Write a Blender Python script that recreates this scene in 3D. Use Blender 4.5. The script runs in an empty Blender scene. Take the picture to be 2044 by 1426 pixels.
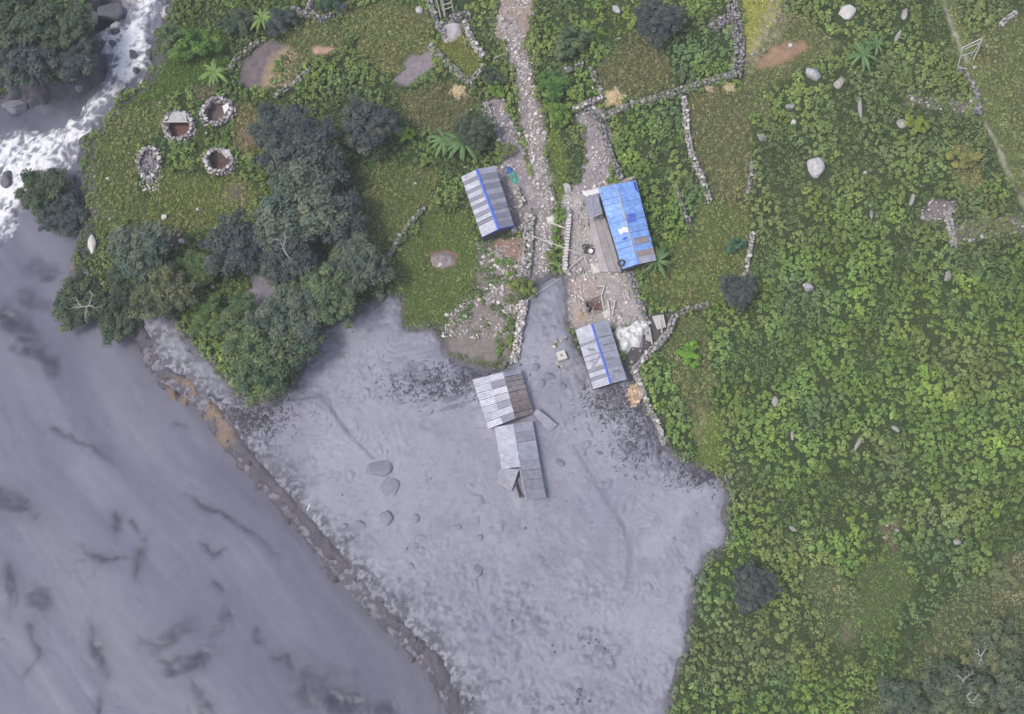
import bpy, math, random
import numpy as np
from mathutils import Vector, Matrix

random.seed(7)
rng = np.random.default_rng(7)
scene = bpy.context.scene
R = math.radians

# ------------------------------------------------------------------ camera
TILT, DIST, LENS = R(20.0), 140.0, 49.3
CAM = np.array([0.0, -DIST * math.sin(TILT), DIST * math.cos(TILT)])
cam_data = bpy.data.cameras.new("camera")
cam_data.lens = LENS
cam_data.sensor_width = 36.0
cam_data.clip_end = 4000.0
cam = bpy.data.objects.new("camera", cam_data)
cam.location = CAM
cam.rotation_euler = (TILT, 0, 0)
scene.collection.objects.link(cam)
scene.camera = cam

# ------------------------------------------------------------------ light
SUN_EL, SUN_AZ = R(62), R(238)          # azimuth clockwise from +Y: light comes from the lower left
world = bpy.data.worlds.new("World")
scene.world = world
world.use_nodes = True
wn = world.node_tree.nodes
wl = world.node_tree.links
sky = wn.new("ShaderNodeTexSky")
sky.sky_type = 'NISHITA'
sky.sun_disc = False
sky.sun_elevation = SUN_EL
sky.sun_rotation = SUN_AZ
sky.air_density = 1.0
sky.dust_density = 4.0
sky.ozone_density = 1.0
wn["Background"].inputs["Strength"].default_value = 0.15
wl.new(sky.outputs[0], wn["Background"].inputs["Color"])
sun_data = bpy.data.lights.new("sun", 'SUN')
sun_data.energy = 1.5
sun_data.angle = R(10)
sun_data.color = (1.0, 0.95, 0.9)
sun = bpy.data.objects.new("sun", sun_data)
sd = Vector((math.sin(SUN_AZ) * math.cos(SUN_EL), math.cos(SUN_AZ) * math.cos(SUN_EL), math.sin(SUN_EL)))
sun.rotation_euler = sd.to_track_quat('Z', 'Y').to_euler()
sun.location = (-60, -60, 90)
scene.collection.objects.link(sun)

scene.view_settings.view_transform = 'Standard'
scene.view_settings.look = 'None'
scene.view_settings.exposure = 0.18
scene.view_settings.gamma = 1.0
scene.view_settings.use_curve_mapping = False

# ------------------------------------------------------------------ geometry of the view
KX = 36.0 / LENS / 2044.0
CT, ST = math.cos(TILT), math.sin(TILT)

def W(px, py, z=0.0):
    """world point at height z seen at photo pixel (px, py)"""
    px = np.asarray(px, float); py = np.asarray(py, float); z = np.asarray(z, float)
    sx = (px - 1022) * KX
    sy = (713 - py) * KX
    dy = sy * CT + ST
    dz = sy * ST - CT
    k = (z - CAM[2]) / dz
    return np.stack([CAM[0] + k * sx, CAM[1] + k * dy, z + 0 * sx], -1)

def PX(x, y, z=0.0):
    dx = x - CAM[0]; dy = y - CAM[1]; dz = z - CAM[2]
    cy = dy * CT + dz * ST
    cz = -dy * ST + dz * CT
    return 1022 + dx / -cz / KX, 713 - cy / -cz / KX

def poly(pts, z=0.0):
    p = np.array(pts, float)
    return W(p[:, 0], p[:, 1], z)[:, :2]

# ------------------------------------------------------------------ noise and fields
def vnoise(x, y, seed=0):
    xi = np.floor(x).astype(np.int64); yi = np.floor(y).astype(np.int64)
    fx = x - xi; fy = y - yi
    fx = fx * fx * fx * (fx * (fx * 6 - 15) + 10); fy = fy * fy * fy * (fy * (fy * 6 - 15) + 10)
    def h(a, b):
        v = (a * 374761393 + b * 668265263 + seed * 982451653) & 0xffffffff
        v = ((v ^ (v >> 13)) * 1274126177) & 0xffffffff
        v = ((v ^ (v >> 16)) * 2246822519) & 0xffffffff
        return ((v ^ (v >> 15)) & 0xffffff) / 16777215.0
    a = h(xi, yi); b = h(xi + 1, yi); c = h(xi, yi + 1); d = h(xi + 1, yi + 1)
    return (a + (b - a) * fx) * (1 - fy) + (c + (d - c) * fx) * fy

def fbm(x, y, octaves=4, seed=0):
    """about -1 .. 1"""
    s = 0; a = 0.5
    for i in range(octaves):
        s = s + a * (vnoise(x, y, seed + i * 17) * 2 - 1)
        x = x * 2.03 + 11.3; y = y * 2.03 + 5.7; a *= 0.5
    return s * 1.35

def sstep(a, b, x):
    t = np.clip((x - a) / (b - a), 0, 1)
    return t * t * (3 - 2 * t)

def pdist(line, X, Y):
    """distance to an open polyline, and the fraction along it"""
    best = np.full(X.shape, 1e9); 
    for i in range(len(line) - 1):
        ax, ay = line[i]; bx, by = line[i + 1]
        vx, vy = bx - ax, by - ay
        L = vx * vx + vy * vy + 1e-12
        t = np.clip(((X - ax) * vx + (Y - ay) * vy) / L, 0, 1)
        best = np.minimum(best, (X - ax - t * vx) ** 2 + (Y - ay - t * vy) ** 2)
    return np.sqrt(best)

def sdist(P, X, Y):
    """signed distance, positive inside the polygon"""
    d = pdist(np.vstack([P, P[:1]]), X, Y)
    ins = np.zeros(X.shape, bool)
    n = len(P)
    for i in range(n):
        ax, ay = P[i]; bx, by = P[(i + 1) % n]
        c = ((ay > Y) != (by > Y)) & (X < (bx - ax) * (Y - ay) / (by - ay + 1e-12) + ax)
        ins ^= c
    return np.where(ins, d, -d)

def edist(cx, cy, rx, ry, X, Y, ang=0.0):
    """signed 'distance' to an ellipse given in photo pixels"""
    c = W(cx, cy)
    k = 0.05
    ca, sa = math.cos(R(ang)), math.sin(R(ang))
    u = (X - c[0]) * ca + (Y - c[1]) * sa
    v = -(X - c[0]) * sa + (Y - c[1]) * ca
    q = np.sqrt((u / (rx * k)) ** 2 + (v / (ry * k)) ** 2)
    return (1 - q) * min(rx, ry) * k

# ------------------------------------------------------------------ materials
def mat_new(name):
    m = bpy.data.materials.new(name)
    m.use_nodes = True
    nt = m.node_tree
    b = nt.nodes["Principled BSDF"]
    return m, nt, b

def add_noise(nt, scale, detail=4, coord='Object', rough=0.6, vec_scale=None):
    tc = nt.nodes.new("ShaderNodeTexCoord")
    n = nt.nodes.new("ShaderNodeTexNoise")
    n.inputs["Scale"].default_value = scale
    n.inputs["Detail"].default_value = detail
    n.inputs["Roughness"].default_value = rough
    if vec_scale:
        mp = nt.nodes.new("ShaderNodeMapping")
        mp.inputs["Scale"].default_value = vec_scale
        nt.links.new(tc.outputs[coord], mp.inputs[0])
        nt.links.new(mp.outputs[0], n.inputs["Vector"])
    else:
        nt.links.new(tc.outputs[coord], n.inputs["Vector"])
    return n

def mul_by_noise(nt, col_socket, noise, lo, hi):
    mr = nt.nodes.new("ShaderNodeMapRange")
    mr.inputs[1].default_value = 0.25; mr.inputs[2].default_value = 0.75
    mr.inputs[3].default_value = lo; mr.inputs[4].default_value = hi
    nt.links.new(noise.outputs["Fac"], mr.inputs[0])
    mx = nt.nodes.new("ShaderNodeVectorMath"); mx.operation = 'SCALE'
    nt.links.new(col_socket, mx.inputs[0])
    nt.links.new(mr.outputs[0], mx.inputs["Scale"])
    return mx.outputs[0]

def mat_attr(name, rough=0.9, noise=(6.0, 0.8, 1.2), bump=0.0, spec=0.2, tint=False):
    """colour from the mesh's own colour attribute, broken up by noise"""
    m, nt, b = mat_new(name)
    at = nt.nodes.new("ShaderNodeAttribute"); at.attribute_name = "Col"
    col = at.outputs["Color"]
    n = add_noise(nt, noise[0])
    col = mul_by_noise(nt, col, n, noise[1], noise[2])
    if tint:
        oi = nt.nodes.new("ShaderNodeObjectInfo")
        mx = nt.nodes.new("ShaderNodeVectorMath"); mx.operation = 'MULTIPLY'
        nt.links.new(col, mx.inputs[0]); nt.links.new(oi.outputs["Color"], mx.inputs[1])
        col = mx.outputs[0]
    nt.links.new(col, b.inputs["Base Color"])
    b.inputs["Roughness"].default_value = rough
    b.inputs["Specular IOR Level"].default_value = spec
    if bump:
        bp = nt.nodes.new("ShaderNodeBump")
        bp.inputs["Strength"].default_value = bump
        bp.inputs["Distance"].default_value = 0.08
        nt.links.new(n.outputs["Fac"], bp.inputs["Height"])
        nt.links.new(bp.outputs[0], b.inputs["Normal"])
    return m

def mat_plain(name, rgb, rough=0.8, noise=(5.0, 0.8, 1.2), metal=0.0, spec=0.3, rnd=0.0, bump=0.0):
    m, nt, b = mat_new(name)
    c = nt.nodes.new("ShaderNodeRGB"); c.outputs[0].default_value = (*rgb, 1)
    n = add_noise(nt, noise[0])
    col = mul_by_noise(nt, c.outputs[0], n, noise[1], noise[2])
    if rnd:
        oi = nt.nodes.new("ShaderNodeObjectInfo")
        mr = nt.nodes.new("ShaderNodeMapRange")
        mr.inputs[3].default_value = 1 - rnd; mr.inputs[4].default_value = 1 + rnd
        nt.links.new(oi.outputs["Random"], mr.inputs[0])
        s = nt.nodes.new("ShaderNodeVectorMath"); s.operation = 'SCALE'
        nt.links.new(col, s.inputs[0]); nt.links.new(mr.outputs[0], s.inputs["Scale"])
        col = s.outputs[0]
    nt.links.new(col, b.inputs["Base Color"])
    b.inputs["Roughness"].default_value = rough
    b.inputs["Metallic"].default_value = metal
    b.inputs["Specular IOR Level"].default_value = spec
    if bump:
        bp = nt.nodes.new("ShaderNodeBump"); bp.inputs["Strength"].default_value = bump
        bp.inputs["Distance"].default_value = 0.05
        nt.links.new(n.outputs["Fac"], bp.inputs["Height"]); nt.links.new(bp.outputs[0], b.inputs["Normal"])
    return m

def mat_leaf(name, trans=0.3, tint=False):
    m = bpy.data.materials.new(name); m.use_nodes = True
    nt = m.node_tree; nt.nodes.clear()
    out = nt.nodes.new("ShaderNodeOutputMaterial")
    at = nt.nodes.new("ShaderNodeAttribute"); at.attribute_name = "Col"
    col = at.outputs["Color"]
    if tint:
        oi = nt.nodes.new("ShaderNodeObjectInfo")
        mx = nt.nodes.new("ShaderNodeVectorMath"); mx.operation = 'MULTIPLY'
        nt.links.new(col, mx.inputs[0]); nt.links.new(oi.outputs["Color"], mx.inputs[1]); col = mx.outputs[0]
    d = nt.nodes.new("ShaderNodeBsdfDiffuse"); t = nt.nodes.new("ShaderNodeBsdfTranslucent")
    mix = nt.nodes.new("ShaderNodeMixShader"); mix.inputs[0].default_value = trans
    nt.links.new(col, d.inputs[0]); nt.links.new(col, t.inputs[0])
    nt.links.new(d.outputs[0], mix.inputs[1]); nt.links.new(t.outputs[0], mix.inputs[2])
    nt.links.new(mix.outputs[0], out.inputs[0])
    return m

M = {}
M['ground'] = mat_attr("soil", 0.95, (5.0, 0.72, 1.28), 0.5)
M['mud'] = mat_attr("wet_grey_mud", 0.62, (3.0, 0.93, 1.07), 0.25, 0.35)
M['river'] = mat_attr("liquid_mud", 0.45, (1.2, 0.95, 1.05), 0.12, 0.4)
M['foam'] = mat_attr("white_water", 0.5, (4.0, 0.85, 1.12), 0.4, 0.4)
M['leaf'] = mat_leaf("leaf", 0.3)
M['tree_leaf'] = mat_leaf("tree_leaf", 0.4, True)
M['stone_attr'] = mat_attr("dry_stone", 0.95, (7.0, 0.75, 1.2), 0.3)
M['stone'] = mat_plain("pale_stone", (0.34, 0.325, 0.315), 0.95, (3.5, 0.7, 1.2), rnd=0.22, bump=0.4)
M['boulder'] = mat_plain("boulder_granite", (0.50, 0.49, 0.50), 0.9, (2.6, 0.6, 1.25), rnd=0.08, bump=0.5)
M['boulder_dull'] = mat_plain("boulder_dull", (0.40, 0.395, 0.36), 0.95, (2.6, 0.6, 1.25), bump=0.5)
M['boulder_white'] = mat_plain("boulder_white", (0.62, 0.60, 0.56), 0.9, (2.0, 0.8, 1.15), bump=0.4)
M['boulder_wet'] = mat_plain("boulder_wet", (0.13, 0.13, 0.145), 0.5, (3.0, 0.7, 1.3), bump=0.4)
M['boulder_mud'] = mat_plain("boulder_mud", (0.25, 0.25, 0.295), 0.75, (3.0, 0.75, 1.15), bump=0.4)
M['zinc_light'] = mat_plain("zinc_light", (0.42, 0.44, 0.515), 0.45, (2.4, 0.76, 1.2), 0.25, rnd=0.07)  # strong tone noise paints blotchy reflections into the base colour
M['zinc_dark'] = mat_plain("zinc_dark", (0.255, 0.26, 0.32), 0.55, (1.2, 0.85, 1.15), 0.2, rnd=0.09)
M['zinc_mid'] = mat_plain("zinc_mid", (0.42, 0.43, 0.50), 0.55, (1.2, 0.85, 1.15), 0.2, rnd=0.09)
M['zinc_muddy'] = mat_plain("zinc_muddy", (0.32, 0.32, 0.38), 0.6, (2.2, 0.74, 1.2), 0.1, rnd=0.06)
def stain(key, rgb, amt, scale=0.9):
    m = M[key]; nt = m.node_tree; b = nt.nodes["Principled BSDF"]
    src = b.inputs["Base Color"].links[0].from_socket
    n = add_noise(nt, scale, 6, 'Object', 0.7)
    mr = nt.nodes.new("ShaderNodeMapRange"); mr.inputs[1].default_value = 0.5; mr.inputs[2].default_value = 0.68; mr.inputs[4].default_value = amt
    nt.links.new(n.outputs["Fac"], mr.inputs[0])
    mx = nt.nodes.new("ShaderNodeMix"); mx.data_type = 'RGBA'; mx.inputs[7].default_value = (*rgb, 1)
    nt.links.new(mr.outputs[0], mx.inputs[0]); nt.links.new(src, mx.inputs[6]); nt.links.new(mx.outputs[2], b.inputs["Base Color"])
for k_ in ('zinc_light', 'zinc_dark', 'zinc_mid', 'zinc_muddy'): stain(k_, (0.24, 0.225, 0.235), 0.6)
M['rust'] = mat_plain("rusty_zinc", (0.30, 0.255, 0.255), 0.8, (2.0, 0.7, 1.25), 0.1, rnd=0.16)
M['rust_grey'] = mat_plain("grey_rusty_zinc", (0.36, 0.325, 0.335), 0.75, (2.4, 0.72, 1.2), 0.1, rnd=0.14)
M['blue_ridge'] = mat_plain("blue_ridge", (0.10, 0.18, 0.62), 0.5, (2, 0.8, 1.2))
M['blue_roof'] = mat_plain("blue_roof", (0.225, 0.39, 0.77), 0.5, (2.2, 0.72, 1.35), rnd=0.12)
stain('blue_roof', (0.12, 0.2, 0.5), 0.55, 1.6)
M['blue_paint'] = mat_plain("blue_paint", (0.05, 0.09, 0.42), 0.6)
M['wood'] = mat_plain("weathered_timber", (0.30, 0.27, 0.25), 0.9, (4, 0.7, 1.25), rnd=0.15)
M['wood_pale'] = mat_plain("pale_timber", (0.55, 0.52, 0.48), 0.9, (4, 0.8, 1.2), rnd=0.1)
M['wood_dark'] = mat_plain("dark_boards", (0.11, 0.095, 0.09), 0.95, (3, 0.7, 1.3), rnd=0.2)
M['white'] = mat_plain("white_plastic", (0.72, 0.73, 0.72), 0.5, (3, 0.85, 1.08))
M['concrete'] = mat_plain("worn_concrete", (0.34, 0.325, 0.33), 0.9, (1.5, 0.75, 1.2), bump=0.2)
M['concrete_pale'] = mat_plain("pale_concrete", (0.47, 0.44, 0.44), 0.9, (1.2, 0.7, 1.2))
M['bark'] = mat_plain("bark", (0.10, 0.09, 0.085), 0.95, (4, 0.7, 1.3))
M['bare'] = mat_plain("bare_branch", (0.36, 0.37, 0.345), 0.9, (4, 0.8, 1.2))
M['banana'] = mat_plain("banana_leaf", (0.115, 0.20, 0.07), 0.7, (2, 0.75, 1.3), rnd=0.25)
M['banana_bright'] = mat_plain("banana_leaf_young", (0.165, 0.255, 0.07), 0.7, (2, 0.8, 1.25), rnd=0.2)
M['tarp_blue'] = mat_plain("tarp_blue", (0.05, 0.13, 0.45), 0.5, (3, 0.75, 1.2))
M['tarp_green'] = mat_plain("tarp_green", (0.10, 0.37, 0.32), 0.5, (3, 0.75, 1.2))
M['tan'] = mat_plain("tan_boards", (0.56, 0.43, 0.30), 0.85, (5, 0.55, 1.3), rnd=0.35)
M['ash'] = mat_plain("ash", (0.07, 0.065, 0.07), 0.95, (4, 0.6, 1.4))
M['mudwood'] = mat_plain("muddy_timber", (0.20, 0.195, 0.24), 0.85, (4, 0.7, 1.25), rnd=0.2)
M['goal'] = mat_plain("weathered_white_pole", (0.58, 0.60, 0.54), 0.7, (4, 0.85, 1.1))

# ------------------------------------------------------------------ object helpers
COL = scene.collection

def link(name, me, mat=None, parent=None):
    o = bpy.data.objects.new(name, me)
    COL.objects.link(o)
    if mat is not None and me is not None and not me.materials:
        me.materials.append(mat)
    if parent is not None:
        o.parent = parent
    return o

def tag(o, label=None, cat=None, group=None, kind=None):
    if label: o["label"] = label
    if cat: o["category"] = cat
    if group: o["group"] = group
    if kind: o["kind"] = kind
    return o

def empty(name, loc, label, cat, group=None, rz=0.0):
    e = bpy.data.objects.new(name, None)
    e.empty_display_size = 0.3
    e.location = loc
    e.rotation_euler = (0, 0, rz)
    COL.objects.link(e)
    return tag(e, label, cat, group)

def mesh_py(name, verts, faces, smooth=False):
    me = bpy.data.meshes.new(name)
    me.from_pydata([tuple(map(float, v)) for v in verts], [], faces)
    if smooth:
        me.polygons.foreach_set("use_smooth", [True] * len(me.polygons))
    me.update()
    return me

def mesh_np(name, V, F, col=None, smooth=False):
    """V (n,3); F (m,k) with fixed k; col (n,3) point colours"""
    me = bpy.data.meshes.new(name)
    n, (m, k) = len(V), F.shape
    me.vertices.add(n)
    me.vertices.foreach_set("co", np.ascontiguousarray(V, np.float32).ravel())
    me.loops.add(m * k)
    me.loops.foreach_set("vertex_index", np.ascontiguousarray(F, np.int32).ravel())
    me.polygons.add(m)
    me.polygons.foreach_set("loop_start", np.arange(0, m * k, k, dtype=np.int32))
    if smooth:
        me.polygons.foreach_set("use_smooth", np.ones(m, bool))
    me.update(calc_edges=True)
    if col is not None:
        a = me.attributes.new("Col", 'FLOAT_COLOR', 'POINT')
        c = np.ones((n, 4), np.float32); c[:, :3] = np.clip(col, 0.002, 1)
        a.data.foreach_set("color", c.ravel())
    return me

# ------------------------------------------------------------------ layout polygons (photo pixels)
RIVER_PX = [(345, -300), (345, 0), (320, 55), (310, 130), (285, 165), (245, 190), (205, 235), (172, 280), (165, 340),
            (175, 400), (165, 460), (150, 520), (175, 575), (250, 605), (285, 670), (318, 735), (372, 765), (425, 815), (468, 872),
            (505, 925), (560, 985), (640, 1075), (720, 1175), (800, 1255), (868, 1320), (905, 1390), (935, 1480),
            (990, 1750), (-900, 1750), (-900, 190), (-60, 180), (0, 172), (70, 165), (150, 160), (190, 130), (172, 80),
            (165, 0), (160, -300)]
MUD_PX = [(262, 590), (300, 600), (345, 640), (385, 690), (430, 735), (470, 785), (500, 800), (555, 800), (590, 760),
          (610, 700), (650, 650), (700, 630), (740, 600), (790, 590), (803, 600), (806, 655), (862, 658), (882, 680),
          (893, 712), (930, 722), (975, 738), (1020, 730), (1028, 700), (1042, 640), (1055, 590), (1075, 562),
          (1100, 545), (1126, 552), (1132, 580), (1130, 640), (1150, 690), (1180, 740), (1250, 725), (1262, 735),
          (1280, 790), (1312, 850), (1335, 900), (1400, 938), (1448, 955), (1455, 1000), (1448, 1040), (1452, 1085),
          (1405, 1120), (1392, 1160), (1378, 1230), (1372, 1290), (1350, 1350), (1338, 1400), (1330, 1500), (1320, 1750),
          (990, 1750), (935, 1480), (905, 1390), (868, 1320), (800, 1255), (720, 1175), (640, 1075), (560, 985),
          (505, 925), (468, 872), (425, 815), (372, 765), (318, 735), (285, 670), (250, 605)]
STREAM_PX = [(240, -300), (255, 0), (250, 40), (225, 60), (195, 75), (203, 110), (208, 140), (190, 180), (162, 225),
             (125, 248), (55, 252), (5, 262), (-80, 285), (-200, 420), (-200, 640), (-60, 560), (8, 500), (34, 448), (52, 400),
             (85, 358), (130, 346), (165, 308), (185, 262), (215, 225), (255, 185), (300, 140), (310, 100), (308, 60),
             (330, 20), (345, -300)]
RIVER, MUD, STREAM = poly(RIVER_PX), poly(MUD_PX), poly(STREAM_PX, -1.5)

PATHS = [  # centre line (px,py), width px, colour
    ([(1030, -60), (1030, 0), (1022, 60)], 74, (0.34, 0.265, 0.215)),
    ([(1022, 40), (1030, 100), (1050, 180), (1066, 260), (1075, 330), (1085, 400), (1082, 470), (1078, 550)], 42, (0.27, 0.243, 0.23)),
    ([(985, 215), (1010, 270), (1035, 330), (1058, 400)], 48, (0.27, 0.245, 0.255)),
    ([(1182, 235), (1198, 300), (1192, 365), (1150, 410)], 58, (0.29, 0.262, 0.27)),
    ([(1040, 420), (1055, 480), (1050, 550)], 30, (0.33, 0.30, 0.29)),
    ([(1868, -40), (1900, 55), (1932, 122)], 9, (0.30, 0.30, 0.22)),
    ([(1956, 228), (1985, 280), (2015, 350), (2055, 430)], 8, (0.30, 0.30, 0.22)),
]
PATHS = [(poly(l), w * 0.05 / 2, c) for l, w, c in PATHS]

YARDS = [  # polygon, colour, noise amplitude, soft edge
    ([(1122, 405), (1190, 380), (1262, 535), (1290, 640), (1245, 655), (1150, 655), (1122, 600), (1128, 540)], (0.355, 0.33, 0.32), 0.5),
    ([(1125, 548), (1190, 560), (1200, 600), (1180, 650), (1138, 660), (1130, 600)], (0.37, 0.305, 0.275), 0.6),
    ([(955, 485), (1040, 465), (1045, 560), (1022, 725), (890, 712), (880, 655), (950, 570)], (0.235, 0.205, 0.19), 0.8),
    ([(985, 478), (1035, 470), (1038, 510), (990, 520)], (0.30, 0.20, 0.155), 0.5),
    ([(975, 335), (1010, 330), (1048, 415), (1052, 455), (1025, 460), (1000, 400)], (0.25, 0.22, 0.22), 0.4),
    ([(474, 175), (486, 118), (535, 78), (575, 98), (545, 140), (522, 182)], (0.175, 0.145, 0.15), 0.5),
    ([(520, 182), (535, 120), (580, 92), (612, 125), (585, 165), (545, 185)], (0.33, 0.255, 0.165), 0.5),
    ([(785, 160), (820, 112), (858, 100), (866, 130), (815, 172)], (0.24, 0.212, 0.225), 0.4),
    ([(618, 92), (640, 88), (662, 98), (640, 112), (622, 112)], (0.45, 0.30, 0.23), 0.4),
    ([(1505, 120), (1550, 95), (1600, 78), (1608, 95), (1575, 128), (1520, 135)], (0.31, 0.205, 0.13), 0.6),
    ([(1462, -60), (1575, -60), (1560, 50), (1500, 125), (1472, 130), (1480, 60)], (0.30, 0.30, 0.085), 0.5),
    ([(1540, 0), (1575, -20), (1560, 60), (1490, 150), (1478, 130)], (0.33, 0.29, 0.22), 0.5),
    ([(1895, 440), (2060, 425), (2060, 468), (1960, 475), (1900, 490)], (0.25, 0.225, 0.22), 0.6),
    ([(1835, 430), (1850, 402), (1915, 400), (1900, 438), (1850, 445)], (0.22, 0.185, 0.19), 0.5),
    ([(1808, 190), (1860, 198), (1950, 190), (1955, 225), (1900, 222), (1815, 210)], (0.25, 0.22, 0.22), 0.6),
    ([(302, 455), (360, 452), (375, 480), (345, 498), (305, 485)], (0.21, 0.145, 0.11), 0.6),
    ([(380, 175), (420, 168), (425, 195), (385, 200)], (0.20, 0.14, 0.12), 0.5),
    ([(470, 250), (500, 240), (502, 290), (478, 300)], (0.22, 0.155, 0.13), 0.6),
    ([(498, 540), (530, 548), (560, 588), (540, 618), (500, 614)], (0.245, 0.235, 0.275), 0.4),
    ([(440, 375), (480, 370), (490, 400), (450, 410)], (0.17, 0.145, 0.14), 0.6),
    ([(850, 505), (880, 498), (910, 508), (905, 530), (870, 535)], (0.25, 0.15, 0.115), 0.4),
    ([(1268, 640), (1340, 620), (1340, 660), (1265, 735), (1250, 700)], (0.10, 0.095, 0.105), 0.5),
    ([(1388, 850), (1398, 815), (1406, 835), (1394, 880)], (0.30, 0.25, 0.16), 0.7),
    ([(1755, 1050), (1790, 1040), (1790, 1090), (1760, 1095)], (0.22, 0.16, 0.12), 0.6),
    ([(1690, 1240), (1720, 1235), (1715, 1275), (1690, 1280)], (0.20, 0.15, 0.12), 0.6),
    ([(1205, 375), (1275, 352), (1268, 362), (1210, 385)], (0.40, 0.36, 0.33), 0.3),
]
YARDS = [(poly(p), c, s) for p, c, s in YARDS]
BARE_YARDS = [0, 1, 3, 4, 5, 7, 8, 9, 13, 18, 20, 21]

DRY = [  # (polygon, leaf colour, leaf density)
    ([(1370, 195), (1440, 165), (1500, 190), (1500, 390), (1425, 405), (1395, 320), (1378, 260)], (0.165, 0.155, 0.072)),
    ([(1185, 130), (1270, 60), (1330, 90), (1345, 175), (1260, 200), (1205, 190)], (0.155, 0.148, 0.07)),
    ([(690, 30), (760, 0), (855, 20), (860, 95), (790, 150), (720, 120)], (0.165, 0.165, 0.068)),
    ([(790, 190), (900, 160), (960, 200), (900, 270), (820, 260)], (0.15, 0.14, 0.07)),
    ([(168, 300), (210, 230), (330, 190), (340, 260), (280, 290), (270, 380), (330, 430), (200, 470), (175, 420)], (0.135, 0.152, 0.055)),
    ([(1285, 590), (1310, 520), (1380, 460), (1400, 400), (1500, 400), (1500, 545), (1440, 610), (1340, 615)], (0.152, 0.165, 0.06)),
    ([(1335, 640), (1400, 620), (1430, 760), (1400, 850), (1330, 760)], (0.155, 0.16, 0.07)),
    ([(1880, 90), (2080, 20), (2080, 420), (2010, 330), (1960, 200)], (0.165, 0.17, 0.075)),
    ([(1895, 300), (1925, 280), (1955, 315), (1960, 370), (1925, 395), (1905, 350)], (0.20, 0.185, 0.08)),
    ([(1700, 1430), (1820, 1330), (1880, 1200), (2080, 1060), (2080, 1500), (1690, 1500)], (0.125, 0.14, 0.07)),
    ([(1590, 1130), (1660, 1120), (1740, 1200), (1700, 1300), (1640, 1270)], (0.125, 0.15, 0.065)),
    ([(1980, 1130), (2060, 1100), (2060, 1210), (1990, 1210)], (0.165, 0.155, 0.085)),
    ([(1480, 20), (1600, 30), (1680, 90), (1620, 130), (1520, 190), (1560, 240), (1480, 230)], (0.165, 0.165, 0.075)),
    ([(300, 340), (500, 360), (520, 420), (400, 470), (300, 440)], (0.155, 0.165, 0.055)),
    ([(480, 190), (545, 240), (520, 340), (460, 290)], (0.165, 0.15, 0.065)),
    ([(720, 330), (880, 330), (860, 420), (770, 500), (720, 460)], (0.15, 0.16, 0.06)),
    ([(545, 70), (640, 30), (700, 60), (680, 100), (600, 130)], (0.145, 0.155, 0.065)),
]
DRY = [(poly(p), (c[0] * 0.90, c[1] * 1.02, c[2] * 0.98)) for p, c in DRY]
GRASS = [
    ([(770, 545), (850, 430), (930, 420), (960, 480), (950, 570), (885, 655), (806, 655), (800, 600)], (0.118, 0.165, 0.052)),
    ([(890, 650), (960, 620), (1000, 690), (980, 735), (900, 715)], (0.11, 0.155, 0.05)),
    ([(868, 90), (900, 70), (945, 80), (965, 115), (940, 158), (900, 135)], (0.17, 0.195, 0.055)),
    ([(1465, -60), (1575, -60), (1555, 40), (1495, 120), (1475, 125), (1482, 60)], (0.245, 0.265, 0.07)),
    ([(1092, 270), (1110, 235), (1128, 300), (1135, 370), (1120, 400), (1098, 360)], (0.14, 0.185, 0.05)),
    ([(1030, 200), (1050, 195), (1062, 240), (1040, 250)], (0.14, 0.175, 0.06)),
    ([(1862, -60), (1885, -60), (1950, 110), (1985, 200), (2070, 400), (2070, 470), (1960, 240), (1925, 130)], (0.16, 0.185, 0.075)),
    ([(1700, 1130), (1800, 1100), (1830, 1160), (1740, 1330), (1720, 1250)], (0.105, 0.15, 0.055)),
    ([(310, 60), (460, 60), (450, 150), (330, 200), (250, 215), (310, 140)], (0.085, 0.14, 0.035)),
    ([(1385, 850), (1440, 820), (1445, 940), (1390, 925)], (0.15, 0.20, 0.055)),
]
GRASS = [(poly(p), c) for p, c in GRASS]

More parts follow.
